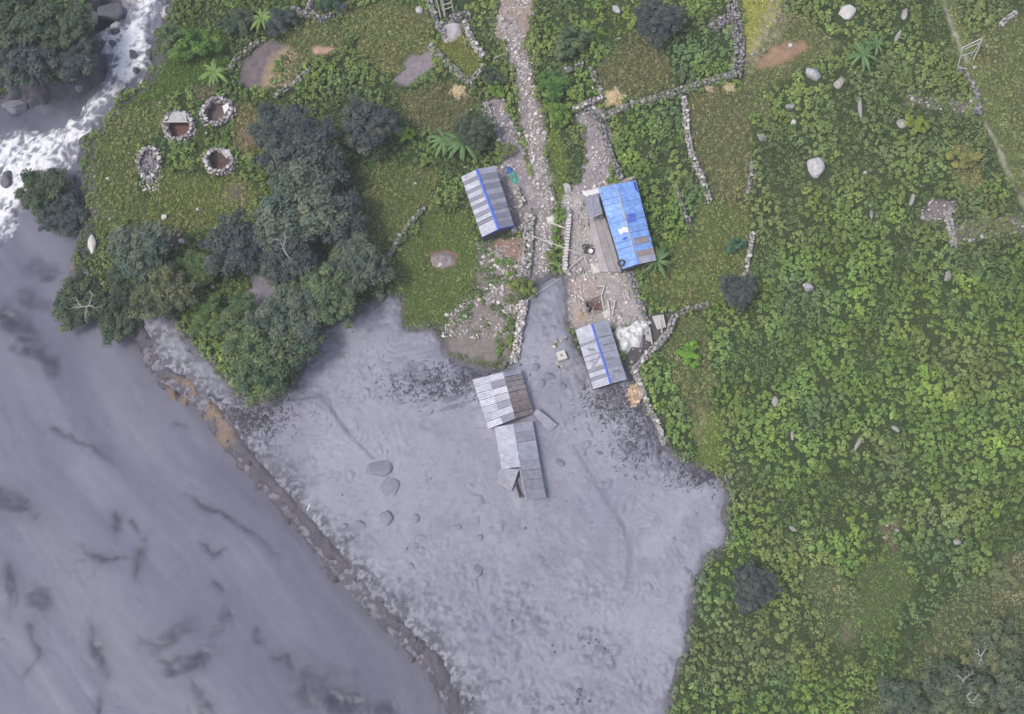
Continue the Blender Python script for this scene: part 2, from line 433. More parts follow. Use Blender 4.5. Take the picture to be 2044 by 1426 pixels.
# walls: name, polyline, width m, height m, tint, label
GREY, PALE, LICHEN, WHITE_ = (0.29, 0.28, 0.29), (0.43, 0.41, 0.395), (0.265, 0.275, 0.225), (0.58, 0.555, 0.54)
WALLS = [
    ([(852, -25), (862, 15), (874, 48), (890, 70)], 0.6, 0.9, GREY, "dry stone wall along the left of the pale concrete apron at the top"),
    ([(876, 46), (905, 33), (938, 24)], 0.75, 0.9, GREY, "short thick stone wall closing the top of the pale concrete apron"),
    ([(927, 40), (940, 72), (955, 98), (967, 112)], 0.6, 0.9, PALE, "narrow stone wall running down right of the yellow-green grass plot"),
    ([(856, 85), (878, 110), (905, 136), (938, 164)], 0.7, 0.8, LICHEN, "mossy stone wall along the lower left of the yellow-green grass plot"),
    ([(938, 164), (950, 148), (966, 128)], 0.6, 0.8, PALE, "short stone wall meeting the mossy wall above the straw heap"),
    ([(460, 140), (466, 122), (490, 98), (518, 78)], 0.6, 0.7, LICHEN, "curved mossy stone wall beside the bare purple-brown bed"),
    ([(548, 190), (585, 165), (620, 135)], 0.6, 0.7, LICHEN, "straight mossy stone wall below the tan dug bed"),
    ([(584, 10), (602, 22), (618, 28)], 0.6, 0.7, GREY, "leftmost short stone wall of the ruined enclosure at the top edge"),
    ([(628, -20), (615, 15), (636, 36), (662, 28), (690, 8)], 0.6, 0.9, GREY, "curved stone wall of the ruined enclosure at the top edge"),
    ([(1200, 236), (1240, 215), (1290, 200), (1340, 186), (1400, 166), (1468, 146)], 0.75, 0.9, LICHEN, "long stone wall running right from the path, above the crop beds"),
    ([(1470, 150), (1474, 120), (1478, 85), (1472, 50), (1462, 10), (1466, -30)], 1.1, 0.9, GREY, "thick grey stone wall left of the lime-yellow lawn"),
    ([(1470, 30), (1445, 40), (1420, 55)], 1.0, 0.9, GREY, "short stone wall spur left of the thick wall by the lime-yellow lawn"),
    ([(1146, 216), (1172, 203), (1202, 190)], 0.6, 0.7, PALE, "short pale stone wall left of the largest straw heap"),
    ([(1178, 132), (1190, 160), (1203, 188)], 0.5, 0.7, LICHEN, "narrow stone wall running up from the largest straw heap"),
    ([(1126, 142), (1146, 133), (1166, 127)], 0.6, 0.6, LICHEN, "short mossy stone wall right of the path below the green bushes"),
    ([(1172, 215), (1190, 232), (1205, 262), (1220, 310), (1242, 358)], 0.65, 0.8, GREY, "stone wall leading down to the upper corner of the bright blue roof"),
    ([(1366, 192), (1372, 262), (1382, 310), (1398, 345), (1418, 402)], 0.6, 0.6, PALE, "broken stone wall along the left of the brown dry bed"),
    ([(1348, 368), (1360, 405), (1378, 448)], 0.5, 0.6, GREY, "short straight stone wall in the crop right of the bright blue roof"),
    ([(1502, 320), (1498, 355), (1494, 385)], 0.35, 0.4, GREY, "thin stone wall remnant along the right of the brown dry bed"),
    ([(1504, 462), (1498, 500), (1486, 552)], 0.35, 0.5, PALE, "thin pale stone wall above the small dark tree in the olive grass"),
    ([(1138, 418), (1132, 470), (1128, 538)], 0.45, 0.6, WHITE_, "low white-capped courtyard wall left of the bright blue house"),
    ([(1128, 538), (1148, 540), (1166, 538)], 0.4, 0.5, WHITE_, "short low white wall closing the courtyard at the mud's edge"),
    ([(1058, 425), (1056, 460), (1054, 495), (1048, 550)], 0.95, 0.9, PALE, "thick pale stone wall left of the path below the zebra-striped roof"),
    ([(1046, 600), (1038, 650), (1026, 722)], 0.7, 0.9, WHITE_, "pale stone wall running down into the mud to the rusty-sided roof"),
    ([(1018, 458), (1034, 454), (1050, 448)], 0.5, 0.8, PALE, "short stone wall joining the lower right corner of the zebra-striped roof"),
    ([(1028, 374), (1036, 388), (1046, 404)], 0.6, 0.7, WHITE_, "short white stone wall beside the green tarp and zebra-striped roof"),
    ([(1266, 738), (1288, 712), (1318, 682), (1336, 660), (1345, 632)], 0.65, 1.0, PALE, "curving pale stone wall right of the white plastic sheeting"),
    ([(1345, 632), (1375, 614), (1416, 604)], 0.6, 0.8, LICHEN, "stone wall running right into the crop from the white plastic sheeting"),
    ([(1266, 738), (1276, 762), (1286, 790)], 0.6, 0.9, PALE, "short stone wall between the tan board pile and the crop field"),
    ([(1286, 792), (1302, 825), (1318, 855), (1326, 885)], 0.45, 0.6, PALE, "low broken stone wall between black debris and crop field edge"),
    ([(970, 205), (980, 232), (990, 255), (1000, 288)], 0.5, 0.7, PALE, "stone wall along the left edge of the stony path above the banana plant"),
    ([(848, 412), (822, 440), (795, 475), (760, 540)], 0.4, 0.5, LICHEN, "thin mossy wall slanting beside the tree cluster and the lawn"),
    ([(1254, 545), (1268, 580), (1282, 610), (1290, 640)], 0.4, 0.6, GREY, "low stone wall below the bright blue house with a blue rag on it"),
    ([(1893, 420), (1898, 450), (1906, 490)], 0.7, 0.6, PALE, "pale stone wall stub at the left end of the grey gravel patch"),
    ([(1948, 185), (1952, 205), (1954, 226)], 0.7, 0.6, GREY, "grey stone wall stub beside the track below the goal frame"),
    ([(1912, 134), (1928, 140), (1944, 165), (1954, 190)], 0.4, 0.4, GREY, "thin stone edging below the goal frame"),
    ([(1104, 682), (1118, 676), (1132, 672)], 0.5, 0.7, PALE, "upper arm of the ruined stone wall left of the silver roof with a blue ridge"),
    ([(1106, 684), (1114, 710), (1122, 742)], 0.55, 0.7, PALE, "lower arm of the ruined stone wall left of the silver roof with a blue ridge"),
    ([(2030, 22), (2010, 36), (2000, 48)], 0.6, 0.7, PALE, "small ruined stone wall at the top right corner"),
]
WALL_LINES = [(poly(w[0]), w[1]) for w in WALLS]

PITS = [  # stone rings: px, py, rx, ry (m), floor depth
    (356, 252, 1.75, 1.85, (0.17, 0.095, 0.08), "stone ring pit with a red-brown floor, nearest the white stream"),
    (434, 222, 1.75, 1.75, (0.16, 0.12, 0.12), "stone ring pit with a white scrap inside, below the bright banana plant"),
    (298, 326, 1.25, 2.1, (0.30, 0.27, 0.29), "narrow oval stone ring filled with grey rubble"),
    (437, 322, 1.65, 1.5, (0.13, 0.09, 0.085), "stone ring pit with the darkest floor, lowest on the right of four"),
]
PIT_C = [W(p[0], p[1], 0.4) for p in PITS]
RECT_PIT = poly([(1168, 604), (1200, 596), (1206, 618), (1176, 624)])

HOUSE_FP = [poly([(925, 362), (985, 340), (1022, 452), (965, 478)]), poly([(1200, 385), (1266, 370), (1304, 520), (1245, 545)]),
            poly([(1152, 668), (1210, 650), (1246, 765), (1186, 785)]), poly([(948, 765), (1036, 745), (1060, 830), (978, 862)]),
            poly([(990, 860), (1060, 848), (1086, 998), (1046, 1000)])]

# ------------------------------------------------------------------ terrain height
def base_h(X, Y):
    return 0.28 * fbm(X / 11.0, Y / 11.0, 3, 3) + 0.05 * fbm(X / 1.3, Y / 1.3, 2, 9)

def zground(X, Y):
    X = np.asarray(X, float); Y = np.asarray(Y, float)
    z = base_h(X, Y)
    n = fbm(X / 2.2, Y / 2.2, 3, 21)
    dR = sdist(RIVER, X, Y)
    z = z - 3.6 * sstep(-0.4, 2.7, dR + 0.6 * n + 0.8 * fbm(X / 1.1, Y / 1.1, 3, 23)) - 0.22 * sstep(-0.2, 0.6, dR + 0.8 * n) + 0.18 * fbm(X / 0.6, Y / 0.6, 3, 22) * sstep(-0.6, 0.2, dR) * (1 - sstep(3, 5, dR))
    dM = sdist(MUD, X, Y)
    z = z - 0.45 * sstep(0.0, 1.0, dM) * (1 - sstep(-1.0, 0.5, dR))
    for (px, py, rx, ry, c, l), ct in zip(PITS, PIT_C):
        q = np.sqrt(((X - ct[0]) / (rx * 0.72)) ** 2 + ((Y - ct[1]) / (ry * 0.72)) ** 2)
        z = z - (0.25 if rx < 1.4 else 0.75) * (1 - sstep(0.8, 1.05, q))
    z = z - 0.9 * sstep(-0.05, 0.2, sdist(RECT_PIT, X, Y))
    return z

def zg1(x, y):
    return float(zground(np.array([x]), np.array([y]))[0])

def G(px, py, dz=0.0, it=3):
    """point on the terrain seen at a photo pixel"""
    z = 0.0
    for _ in range(it):
        p = W(px, py, z)
        z = zg1(p[0], p[1])
    p = W(px, py, z)
    return Vector((p[0], p[1], z + dz))

MUD_LUMPS = []   # filled below: x, y, r, h
def zmud(X, Y):
    dM = sdist(MUD, X, Y)
    dR = sdist(RIVER, X, Y)
    n = fbm(X / 3.0, Y / 3.0, 3, 40)
    z = base_h(X, Y) * 0.7 - 0.30 + 0.36 * sstep(-0.6, 1.2, dM + 0.5 * n + 0.55 * fbm(X / 0.8, Y / 0.8, 3, 44)) + 0.06 * n
    rough = sstep(-0.1, 0.5, fbm(X / 9.0, Y / 9.0, 2, 77))
    z = z + (0.03 + 0.07 * rough) * fbm(X / 0.7, Y / 0.7, 3, 41)
    z = z - 0.5 * sstep(-0.8, 0.5, dR + 0.4 * n)
    for fp in HOUSE_FP[2:]:
        z = z + 0.32 * sstep(-1.0, 0.3, sdist(fp, X, Y) + 0.4 * n)
    return z

# ------------------------------------------------------------------ ground, path, mud, river, stream
def axis(lo, hi, step, far):
    a = np.arange(lo, hi + step * 0.5, step)
    g = step * 1.35 ** np.arange(1, 40); g = np.cumsum(g); g = g[g < far]
    return np.concatenate([lo - g[::-1], a, hi + g])

def grid_faces(nx, ny):
    i = np.arange(nx - 1); j = np.arange(ny - 1)
    I, J = np.meshgrid(i, j)
    a = (J * nx + I).ravel()
    return np.stack([a, a + 1, a + nx + 1, a + nx], 1)

def sub_mesh(name, V, F, col, mat, smooth=True):
    used = np.unique(F)
    remap = np.full(len(V), -1, np.int64); remap[used] = np.arange(len(used))
    me = mesh_np(name, V[used], remap[F], col[used], smooth)
    return tag(link(name, me, mat), kind="structure")

def lerp(col, c, m):
    return col + (np.asarray(c) - col) * m[:, None]

xs = axis(-60, 60, 0.2, 1200); ys = axis(-40, 46, 0.2, 1200)
GX, GY = np.meshgrid(xs, ys); GX = GX.ravel(); GY = GY.ravel()
GZ = zground(GX, GY)
n1 = fbm(GX / 1.1, GY / 1.1, 4, 5); n2 = fbm(GX / 7, GY / 7, 3, 6); n3 = fbm(GX / 0.4, GY / 0.4, 2, 8)
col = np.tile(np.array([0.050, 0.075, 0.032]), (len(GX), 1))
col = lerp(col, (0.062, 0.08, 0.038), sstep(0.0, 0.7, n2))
for p, c in DRY:
    d = sdist(p, GX, GY)
    col = lerp(col, np.array(c) * 0.72, sstep(-0.5, 0.5, d + 0.6 * n1))
for p, c in GRASS:
    d = sdist(p, GX, GY)
    col = lerp(col, np.array(c) * 0.8, sstep(-0.4, 0.4, d + 0.5 * n1))
path_m = np.zeros(len(GX))
for l, w, c in PATHS:
    d = w - pdist(l, GX, GY)
    m = sstep(-0.35, 0.35, d + 0.55 * n1 * min(1, w / 0.6))
    col = lerp(col, np.array(c), m); path_m = np.maximum(path_m, m)
for k, (p, c, s) in enumerate(YARDS):
    d = sdist(p, GX, GY)
    col = lerp(col, np.array(c), sstep(-s, s, d + 1.1 * s * n1))
# litter of pale grit on trodden ground
grit = path_m * sstep(0.25, 0.55, n3)
col = lerp(col, (0.48, 0.445, 0.42), 0.4 * grit)
for (px, py, rx, ry, c, l), ct in zip(PITS, PIT_C):
    q = np.sqrt(((GX - ct[0]) / (rx * 0.75)) ** 2 + ((GY - ct[1]) / (ry * 0.75)) ** 2)
    col = lerp(col, c, 1 - sstep(0.9, 1.1, q))
col = lerp(col, (0.15, 0.095, 0.085), sstep(-0.1, 0.15, sdist(RECT_PIT, GX, GY)))
# river bank: grey-brown earth, a fresh ochre slip in one stretch, grey mud elsewhere
dR = sdist(RIVER, GX, GY)
bank = sstep(-1.6, -0.6, dR + 0.5 * n1)
pxx, pyy = PX(GX, GY, GZ)
col = lerp(col, (0.115, 0.11, 0.128), bank)
col = lerp(col, (0.10, 0.097, 0.117), bank * sstep(-0.2, 0.4, n1 + 0.6 * n3))
slip = bank * (sstep(322, 338, pxx) * (1 - sstep(455, 480, pxx)) * sstep(740, 765, pyy) * (1 - sstep(880, 910, pyy)))
col = lerp(col, (0.235, 0.178, 0.135), slip * (1 - 0.6 * sstep(0.1, 0.4, n3)) * sstep(-0.45, 0.1, n1 + 0.1 + 0.35 * n3) * (1 - 0.75 * sstep(1.6, 2.6, dR)))
slip2 = bank * sstep(660, 690, pxx) * (1 - sstep(860, 900, pxx)) * sstep(1130, 1160, pyy)
col = lerp(col, (0.26, 0.21, 0.185), slip2 * sstep(0.1, 0.45, n1 + 0.3 * n3) * 0.35 * sstep(1.0, 1.6, dR))
slip3 = bank * sstep(60, 90, pxx) * (1 - sstep(150, 190, pxx)) * sstep(505, 530, pyy) * (1 - sstep(560, 590, pyy))
col = lerp(col, (0.24, 0.17, 0.14), slip3 * sstep(-0.2, 0.3, n1))
dM = sdist(MUD, GX, GY)
col = lerp(col, (0.13, 0.125, 0.14), sstep(-0.7, 0.1, dM + 0.6 * n1) * (1 - sstep(-1.5, 0.0, dR)))
col = col * (1 + 0.22 * n3)[:, None]
V = np.stack([GX, GY, GZ], 1)
F = grid_faces(len(xs), len(ys))
pf = path_m[F].mean(1) > 0.5
inR = (dR[F].min(1) > 6.0) & (GX[F].max(1) > -70) & (GX[F].min(1) < 60) & (GY[F].min(1) > -45)
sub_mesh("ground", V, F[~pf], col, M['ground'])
sub_mesh("path", V, F[pf], col, M['ground'])

# deposit of grey mud
mx0, my0 = poly([(240, 530)])[0]; 
xs2 = np.arange(-43, 24, 0.13); ys2 = np.arange(-44, 11, 0.13)
MX, MY = np.meshgrid(xs2, ys2); MX = MX.ravel(); MY = MY.ravel()
dM2 = sdist(MUD, MX, MY); 
MZ = zmud(MX, MY)
n1 = fbm(MX / 1.4, MY / 1.4, 4, 51); n2 = fbm(MX / 8, MY / 8, 3, 52); n3 = fbm(MX / 0.45, MY / 0.45, 3, 53)
col = np.tile(np.array([0.315, 0.312, 0.365]), (len(MX), 1))
col = lerp(col, (0.340, 0.337, 0.388), sstep(-0.1, 0.6, n2))
col = lerp(col, (0.285, 0.275, 0.335), sstep(0.1, 0.7, -n2))
px2, py2 = PX(MX, MY, MZ)
# wetter, rougher patches
WET = [(1288, 868, 64, 85, 1.1), (1330, 930, 60, 30, 0.9), (1262, 745, 22, 40, 0.9), (925, 755, 45, 35, 0.7), (860, 765, 120, 35, 0.55), (780, 620, 60, 60, 0.5), (1180, 1290, 90, 60, 0.75), (1110, 1400, 190, 55, 0.75), (1000, 1250, 180, 120, 0.6), (840, 1210, 110, 80, 0.6), (1080, 1060, 170, 110, 0.25), (1280, 1380, 60, 60, 0.5), (960, 1370, 100, 70, 0.7), (1180, 1180, 90, 60, 0.5),
       (620, 790, 70, 30, 0.5), (510, 830, 70, 40, 0.8), (1400, 950, 60, 22, 0.9), (1150, 760, 60, 50, 0.6), (1085, 640, 40, 60, 0.55),
       (700, 1080, 70, 50, 0.45), (1230, 800, 70, 45, 0.7), (640, 700, 60, 60, 0.4), (1010, 1330, 120, 60, 0.35), (340, 660, 60, 30, 0.5),
       (1350, 1330, 40, 60, 0.4), (950, 1130, 120, 60, 0.3), (1120, 1130, 130, 60, 0.3)]
wet = np.zeros(len(MX))
for cx, cy, rx, ry, a in WET:
    q = np.sqrt(((px2 - cx) / rx) ** 2 + ((py2 - cy) / ry) ** 2)
    wet = np.maximum(wet, a * (1 - sstep(0.3, 1.15, q + 0.35 * n1)))
speck = sstep(0.0, 0.45, n3 + 0.3 * fbm(MX / 1.6 + MY / 4, MY / 0.6, 2, 55))
col = lerp(col, (0.105, 0.10, 0.13), np.clip(wet * (0.22 + 0.78 * speck), 0, 1) * 0.88)
MZ = MZ + wet * 0.2 * n3
n4 = fbm(MX / 0.22, MY / 0.22, 2, 54)
col = lerp(col, (0.17, 0.165, 0.205), 0.5 * sstep(0.32, 0.62, n4) * sstep(-0.35, 0.3, n1))
# dark drag streaks left by the flow around the upper left
st = fbm(MX / 2.6 + MY / 7.0, MY / 0.5 - MX / 1.6, 3, 60)
zone = (1 - sstep(0.6, 1.1, np.sqrt(((px2 - 880) / 130) ** 2 + ((py2 - 770) / 70) ** 2)))
col = lerp(col, (0.15, 0.145, 0.18), zone * sstep(0.1, 0.5, st) * 0.75)
MZ = MZ + zone * 0.10 * st
# scattered stones sunk in the mud: low mounds with a wet rim
nb = 700
bx = rng.uniform(-40, 22, nb); by = rng.uniform(-38, 8, nb)
k = sdist(MUD, bx, by) > 0.4; bx, by = bx[k], by[k]
br = np.exp(rng.normal(-1.75, 0.45, len(bx))).clip(0.1, 0.5)
ix = lambda v, a: np.clip(np.round((v - a[0]) / 0.13).astype(int), 0, len(a) - 1)
Z2 = MZ.reshape(len(ys2), len(xs2)); C2 = col.reshape(len(ys2), len(xs2), 3)
for x, y, r in zip(bx, by, br):
    i0, i1 = ix(np.array([x - 1.5 * r, x + 1.5 * r]), xs2); j0, j1 = ix(np.array([y - 1.5 * r, y + 1.5 * r]), ys2)
    XX, YY = np.meshgrid(xs2[i0:i1 + 1], ys2[j0:j1 + 1])
    q = np.hypot(XX - x, YY - y) / r * (1 + 0.45 * np.sin(np.arctan2(YY - y, XX - x) * 2 + x * 7) * np.cos(y * 5)) + 0.25 * np.sin(np.arctan2(YY - y, XX - x) * 3 + y * 9)
    Z2[j0:j1 + 1, i0:i1 + 1] += np.clip(1 - q * q, 0, 1) * r * 0.22 - 0.05 * np.exp(-((q - 1.15) / 0.25) ** 2)
    m = (np.exp(-((q - 0.85) / 0.32) ** 2) * (0.08 + 0.34 * abs(math.sin(x * 13.1))) * (0.6 + 0.4 * np.sin(np.arctan2(YY - y, XX - x) + x * 3)))[..., None]
    C2[j0:j1 + 1, i0:i1 + 1] += (np.array([0.13, 0.125, 0.155]) - C2[j0:j1 + 1, i0:i1 + 1]) * m
# channel lines where water ran off
def streak(line_px, w, depth, colr, amt):
    global C2, Z2
    l = poly(line_px)
    d = pdist(l, MX, MY) + 0.12 * n1
    m = np.exp(-(d / w) ** 2)
    C2[:] = C2 + (np.array(colr) - C2) * (m * amt).reshape(len(ys2), len(xs2), 1)
    Z2[:] = Z2 - (depth * m).reshape(len(ys2), len(xs2))
streak([(1145, 890), (1170, 930), (1205, 990), (1240, 1040), (1255, 1085), (1255, 1150), (1248, 1175)], 0.22, 0.05, (0.20, 0.195, 0.24), 0.65)
streak([(1160, 890), (1200, 960), (1232, 1020), (1262, 1080), (1262, 1140)], 0.14, 0.04, (0.21, 0.205, 0.25), 0.6)
streak([(655, 805), (680, 845), (715, 885), (745, 915)], 0.16, 0.06, (0.15, 0.145, 0.18), 0.8)
streak([(575, 800), (610, 795), (640, 790), (650, 805)], 0.16, 0.05, (0.15, 0.145, 0.18), 0.8)
streak([(895, 1075), (895, 1130), (893, 1180)], 0.10, 0.02, (0.22, 0.215, 0.26), 0.5)
col = C2.reshape(-1, 3); MZ = Z2.ravel()
sw = fbm(MX / 5 + 0.8 * fbm(MX / 6, MY / 6, 2, 61), MY / 5 + 0.8 * fbm(MX / 6, MY / 6, 2, 62), 3, 63)
swl = 0.5 + 0.5 * np.sin(sw * 34 + 2.0 * n1)
col = lerp(col, (0.235, 0.232, 0.285), 0.3 * sstep(0.5, 1.0, swl) * sstep(-0.2, 0.4, fbm(MX / 4, MY / 4, 2, 64)))
MZ = MZ + 0.06 * swl * sstep(-0.2, 0.4, fbm(MX / 4, MY / 4, 2, 64))
col = lerp(col, (0.235, 0.235, 0.285), 0.55 * sstep(0.0, 0.5, fbm(MX / 3.5, MY / 3.5, 4, 65)) * sstep(-0.4, 0.3, n1))
rim = 1 - sstep(0.0, 1.0, dM2 + 0.5 * n1)
dRm = sdist(RIVER, MX, MY)
col = lerp(col, (0.17, 0.163, 0.19), rim * 0.6)
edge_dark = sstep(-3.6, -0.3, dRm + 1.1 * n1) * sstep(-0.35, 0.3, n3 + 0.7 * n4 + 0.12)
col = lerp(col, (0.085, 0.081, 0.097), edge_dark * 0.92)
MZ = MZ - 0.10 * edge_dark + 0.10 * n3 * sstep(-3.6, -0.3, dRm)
col = col * (1 + 0.05 * n3)[:, None]
col = col * np.array([0.91, 0.925, 0.95])
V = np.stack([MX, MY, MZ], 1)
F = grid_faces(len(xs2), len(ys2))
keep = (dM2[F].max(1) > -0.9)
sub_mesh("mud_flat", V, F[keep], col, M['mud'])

# river of liquid mud
xs3 = np.arange(-78, 8, 0.2); ys3 = np.arange(-56, 34, 0.2)
RX, RY = np.meshgrid(xs3, ys3); RX = RX.ravel(); RY = RY.ravel()
fa = R(-52)                                         # flow direction
U = RX * math.cos(fa) + RY * math.sin(fa); Vv = -RX * math.sin(fa) + RY * math.cos(fa)
wob = 2.2 * fbm(RX / 22, RY / 22, 2, 70)
s1 = fbm(U / 22.0, (Vv + wob) / 3.0, 4, 71); s2 = fbm(U / 6.0, (Vv + wob) / 1.0, 3, 72); s3 = fbm(RX / 10, RY / 10, 3, 73)
fold = 1 - np.abs(fbm(U / 5.0, (Vv + 1.6 * wob) / 2.2, 3, 74))
RZ = -1.95 + 0.05 * s1 + 0.018 * s2
col = np.tile(np.array([0.19, 0.19, 0.25]), (len(RX), 1))
col = lerp(col, (0.222, 0.222, 0.275), sstep(-0.2, 0.6, s3))
col = lerp(col, (0.162, 0.162, 0.218), sstep(-0.1, 0.7, s1)); col = col * (1 + 0.05 * s2)[:, None]
px3, py3 = PX(RX, RY, RZ)
DARK = [(15, 1000, 62, 26, 1.0, 20), (80, 1200, 26, 26, 0.6, 0), (350, 1265, 62, 20, 0.6, -35), (375, 1330, 58, 26, 0.65, -30),
        (660, 1395, 105, 55, 0.95, 15), (750, 1420, 60, 30, 0.7, 15), (195, 1310, 18, 40, 0.6, 0), (232, 1050, 8, 26, 0.5, 15), (282, 1110, 9, 34, 0.55, 15),
        (30, 650, 75, 30, 0.7, 35), (80, 720, 60, 22, 0.7, 30), (440, 1240, 14, 40, 0.4, 20), (20, 1180, 9, 50, 0.5, 0),
        (200, 1118, 30, 12, 0.5, 15), (410, 1415, 20, 30, 0.6, 10), (90, 540, 60, 30, 0.5, 0), (40, 230, 90, 40, 0.35, 0), (150, 215, 30, 45, 0.5, 0),
        (20, 320, 0.1, 0.1, 0, 0), (130, 380, 50, 40, 0.5, 0), (60, 600, 60, 24, 0.4, 30)]
tb = fbm(RX / 1.6, RY / 1.6, 4, 80)
dmask = np.zeros(len(RX)); swell = np.zeros(len(RX))
rt = 1 - np.abs(fbm(RX / 1.3 + 0.6 * tb, RY / 1.3 + 0.6 * tb, 4, 81)) * 2.4
for cx, cy, rx, ry, a, an in DARK:
    if a == 0: continue
    ca, sa = math.cos(R(an)), math.sin(R(an))
    u = (px3 - cx) * ca + (py3 - cy) * sa; v = -(px3 - cx) * sa + (py3 - cy) * ca
    q = np.sqrt((u / rx) ** 2 + (v / ry) ** 2)
    m = min(1, a * 1.3) * (1 - sstep(0.35, 1.15, q + 0.5 * tb))
    col = lerp(col, (0.05, 0.05, 0.075), m * (0.6 + 0.4 * sstep(-0.4, 0.5, -rt)))
    RZ = RZ + 0.10 * m * tb + 0.04 * m * rt
    dmask = np.maximum(dmask, m * (0.6 + 0.4 * sstep(-0.4, 0.5, -rt)))
    swell = np.maximum(swell, a * (1 - sstep(0.3, 2.6, q + 0.3 * tb)))
line_m = np.clip(fbm(U / 6.0, (Vv + wob) / 1.1, 4, 90), 0, 1)
thin = np.exp(-(fbm(U / 7.0, (Vv + 1.4 * wob) / 2.6, 4, 91) / 0.035) ** 2) * sstep(0.1, 0.5, fbm(RX / 7, RY / 7, 2, 92))
LINES = [([(0, 985), (30, 1000), (62, 1020)], 0.5), ([(8, 1130), (20, 1165), (22, 1220)], 0.28), ([(222, 1022), (232, 1045), (232, 1062)], 0.3),
         ([(255, 1028), (268, 1056)], 0.18), ([(273, 1085), (286, 1118), (285, 1150)], 0.3), ([(150, 1085), (185, 1103), (205, 1120), (250, 1118)], 0.25),
         ([(66, 1240), (80, 1290), (50, 1345)], 0.3), ([(175, 1220), (180, 1280), (200, 1312), (212, 1350)], 0.32), ([(272, 1278), (310, 1290), (346, 1276), (370, 1250), (396, 1252)], 0.38),
         ([(310, 1335), (340, 1334), (370, 1312), (402, 1302), (420, 1322)], 0.34), ([(370, 1350), (396, 1382)], 0.3), ([(190, 1340), (192, 1440)], 0.22),
         ([(425, 1140), (446, 1182)], 0.25), ([(455, 1212), (462, 1236), (476, 1240)], 0.22), ([(505, 1242), (522, 1268)], 0.25), ([(402, 1074), (430, 1097), (452, 1094)], 0.15),
         ([(404, 1396), (410, 1440)], 0.3), ([(60, 690), (90, 725), (115, 710)], 0.4), ([(0, 610), (40, 640), (70, 690)], 0.5), ([(330, 830), (380, 850)], 0.15),
         ([(100, 850), (160, 880), (230, 930)], 0.2), ([(380, 985), (480, 1040), (560, 1100)], 0.25), ([(540, 1320), (580, 1300), (600, 1350)], 0.3)]
WX = RX + 1.0 * fbm(RX / 3.0, RY / 3.0, 4, 96); WY = RY + 1.0 * fbm(RX / 3.0, RY / 3.0, 4, 97)
brk = 0.55 + 0.45 * sstep(-0.25, 0.35, fbm(RX / 1.7, RY / 1.7, 3, 98))
for lp, lw in LINES:
    L = poly(lp, -1.95)
    d = pdist(L, WX, WY)
    mid = L[len(L) // 2]; ext = 0.62 * np.linalg.norm(L[-1] - L[0]) + 0.3
    fade = 1 - sstep(0.45, 1.15, np.hypot(RX - mid[0], RY - mid[1]) / ext)
    m = (0.65 * np.exp(-(d / (lw * 0.8)) ** 2) + 0.35 * np.exp(-(d / (lw * 2.8)) ** 2)) * fade * brk
    col = lerp(col, (0.055, 0.055, 0.09), np.clip(0.95 * m, 0, 1)); RZ = RZ - 0.06 * m
    dmask = np.maximum(dmask, 0.85 * m)
fine = np.exp(-(fbm(WX / 4.0 + U / 9, (Vv + wob) / 1.4 + 0.4 * WY / 4, 4, 99) / 0.05) ** 2) * sstep(0.0, 0.5, fbm(RX / 6, RY / 6, 2, 88))
col = lerp(col, (0.115, 0.115, 0.165), 0.5 * fine)
band = fbm(U / 30.0, (Vv + wob) / 5.0, 3, 95)
col = lerp(col, (0.15, 0.147, 0.215), 0.85 * sstep(0.0, 0.45, band)); col = lerp(col, (0.235, 0.235, 0.275), 0.6 * sstep(0.05, 0.5, -band))
col = lerp(col, (0.13, 0.13, 0.18), 0.55 * thin)
col = lerp(col, (0.135, 0.135, 0.185), 0.6 * sstep(380, 700, px3) * sstep(1050, 1300, py3))
col = lerp(col, (0.15, 0.148, 0.20), 0.5 * (1 - sstep(1.5, 7.0, sdist(RIVER, RX, RY) + 1.2 * s1)) * sstep(200, 300, px3))
col = col * (1 + 0.045 * fbm(RX / 0.5, RY / 0.5, 2, 84) + 0.05 * fbm(U / 2.5, (Vv + wob) / 0.5, 3, 85))[:, None]
RZ = RZ - 0.05 * thin
col = lerp(col, (0.14, 0.135, 0.16), (1 - sstep(0.8, 3.2, sdist(RIVER, RX, RY) + 0.8 * tb)) * 0.55)
col = lerp(col, (0.105, 0.105, 0.145), 0.5 * swell)
col = lerp(col, (0.042, 0.042, 0.062), np.clip(0.8 * dmask, 0, 1))
col = col * np.array([0.82, 0.84, 0.89])
V = np.stack([RX, RY, RZ], 1)
F = grid_faces(len(xs3), len(ys3))
dR3 = sdist(RIVER, RX, RY)
sub_mesh("mud_river", V, F[dR3[F].max(1) > 0.3], col, M['river'])

# white-water stream
xs4 = np.arange(-70, -32, 0.13); ys4 = np.arange(8, 52, 0.13)
SX, SY = np.meshgrid(xs4, ys4); SX = SX.ravel(); SY = SY.ravel()
dS = sdist(STREAM, SX, SY)
fa = R(-118)
U = SX * math.cos(fa) + SY * math.sin(fa); Vv = -SX * math.sin(fa) + SY * math.cos(fa)
w1 = fbm(SX / 2.5, SY / 2.5, 3, 100)
f1 = fbm(U / 1.6, (Vv + 0.8 * w1) / 0.6, 4, 101); f2 = fbm(SX / 0.8, SY / 0.8, 4, 102); f3 = fbm(SX / 4, SY / 4, 2, 103)
SZ = -2.2 + 0.75 * sstep(-0.6, 1.0, dS + 0.5 * w1) + 0.16 * f1 + 0.13 * f2 + 0.02 * (SY - 25)
rdg = 1 - np.abs(fbm(U / 0.9, (Vv + 0.9 * w1) / 0.55, 3, 105)) * 2.6
foam = sstep(-0.35, 0.55, 0.55 * rdg + 0.45 * f1 + 0.45 * f2 + 0.7 * f3 + 0.6 * sstep(0.2, 2.0, dS) - 0.50)
col = np.tile(np.array([0.20, 0.205, 0.26]), (len(SX), 1))
col = lerp(col, (0.82, 0.83, 0.86), foam)
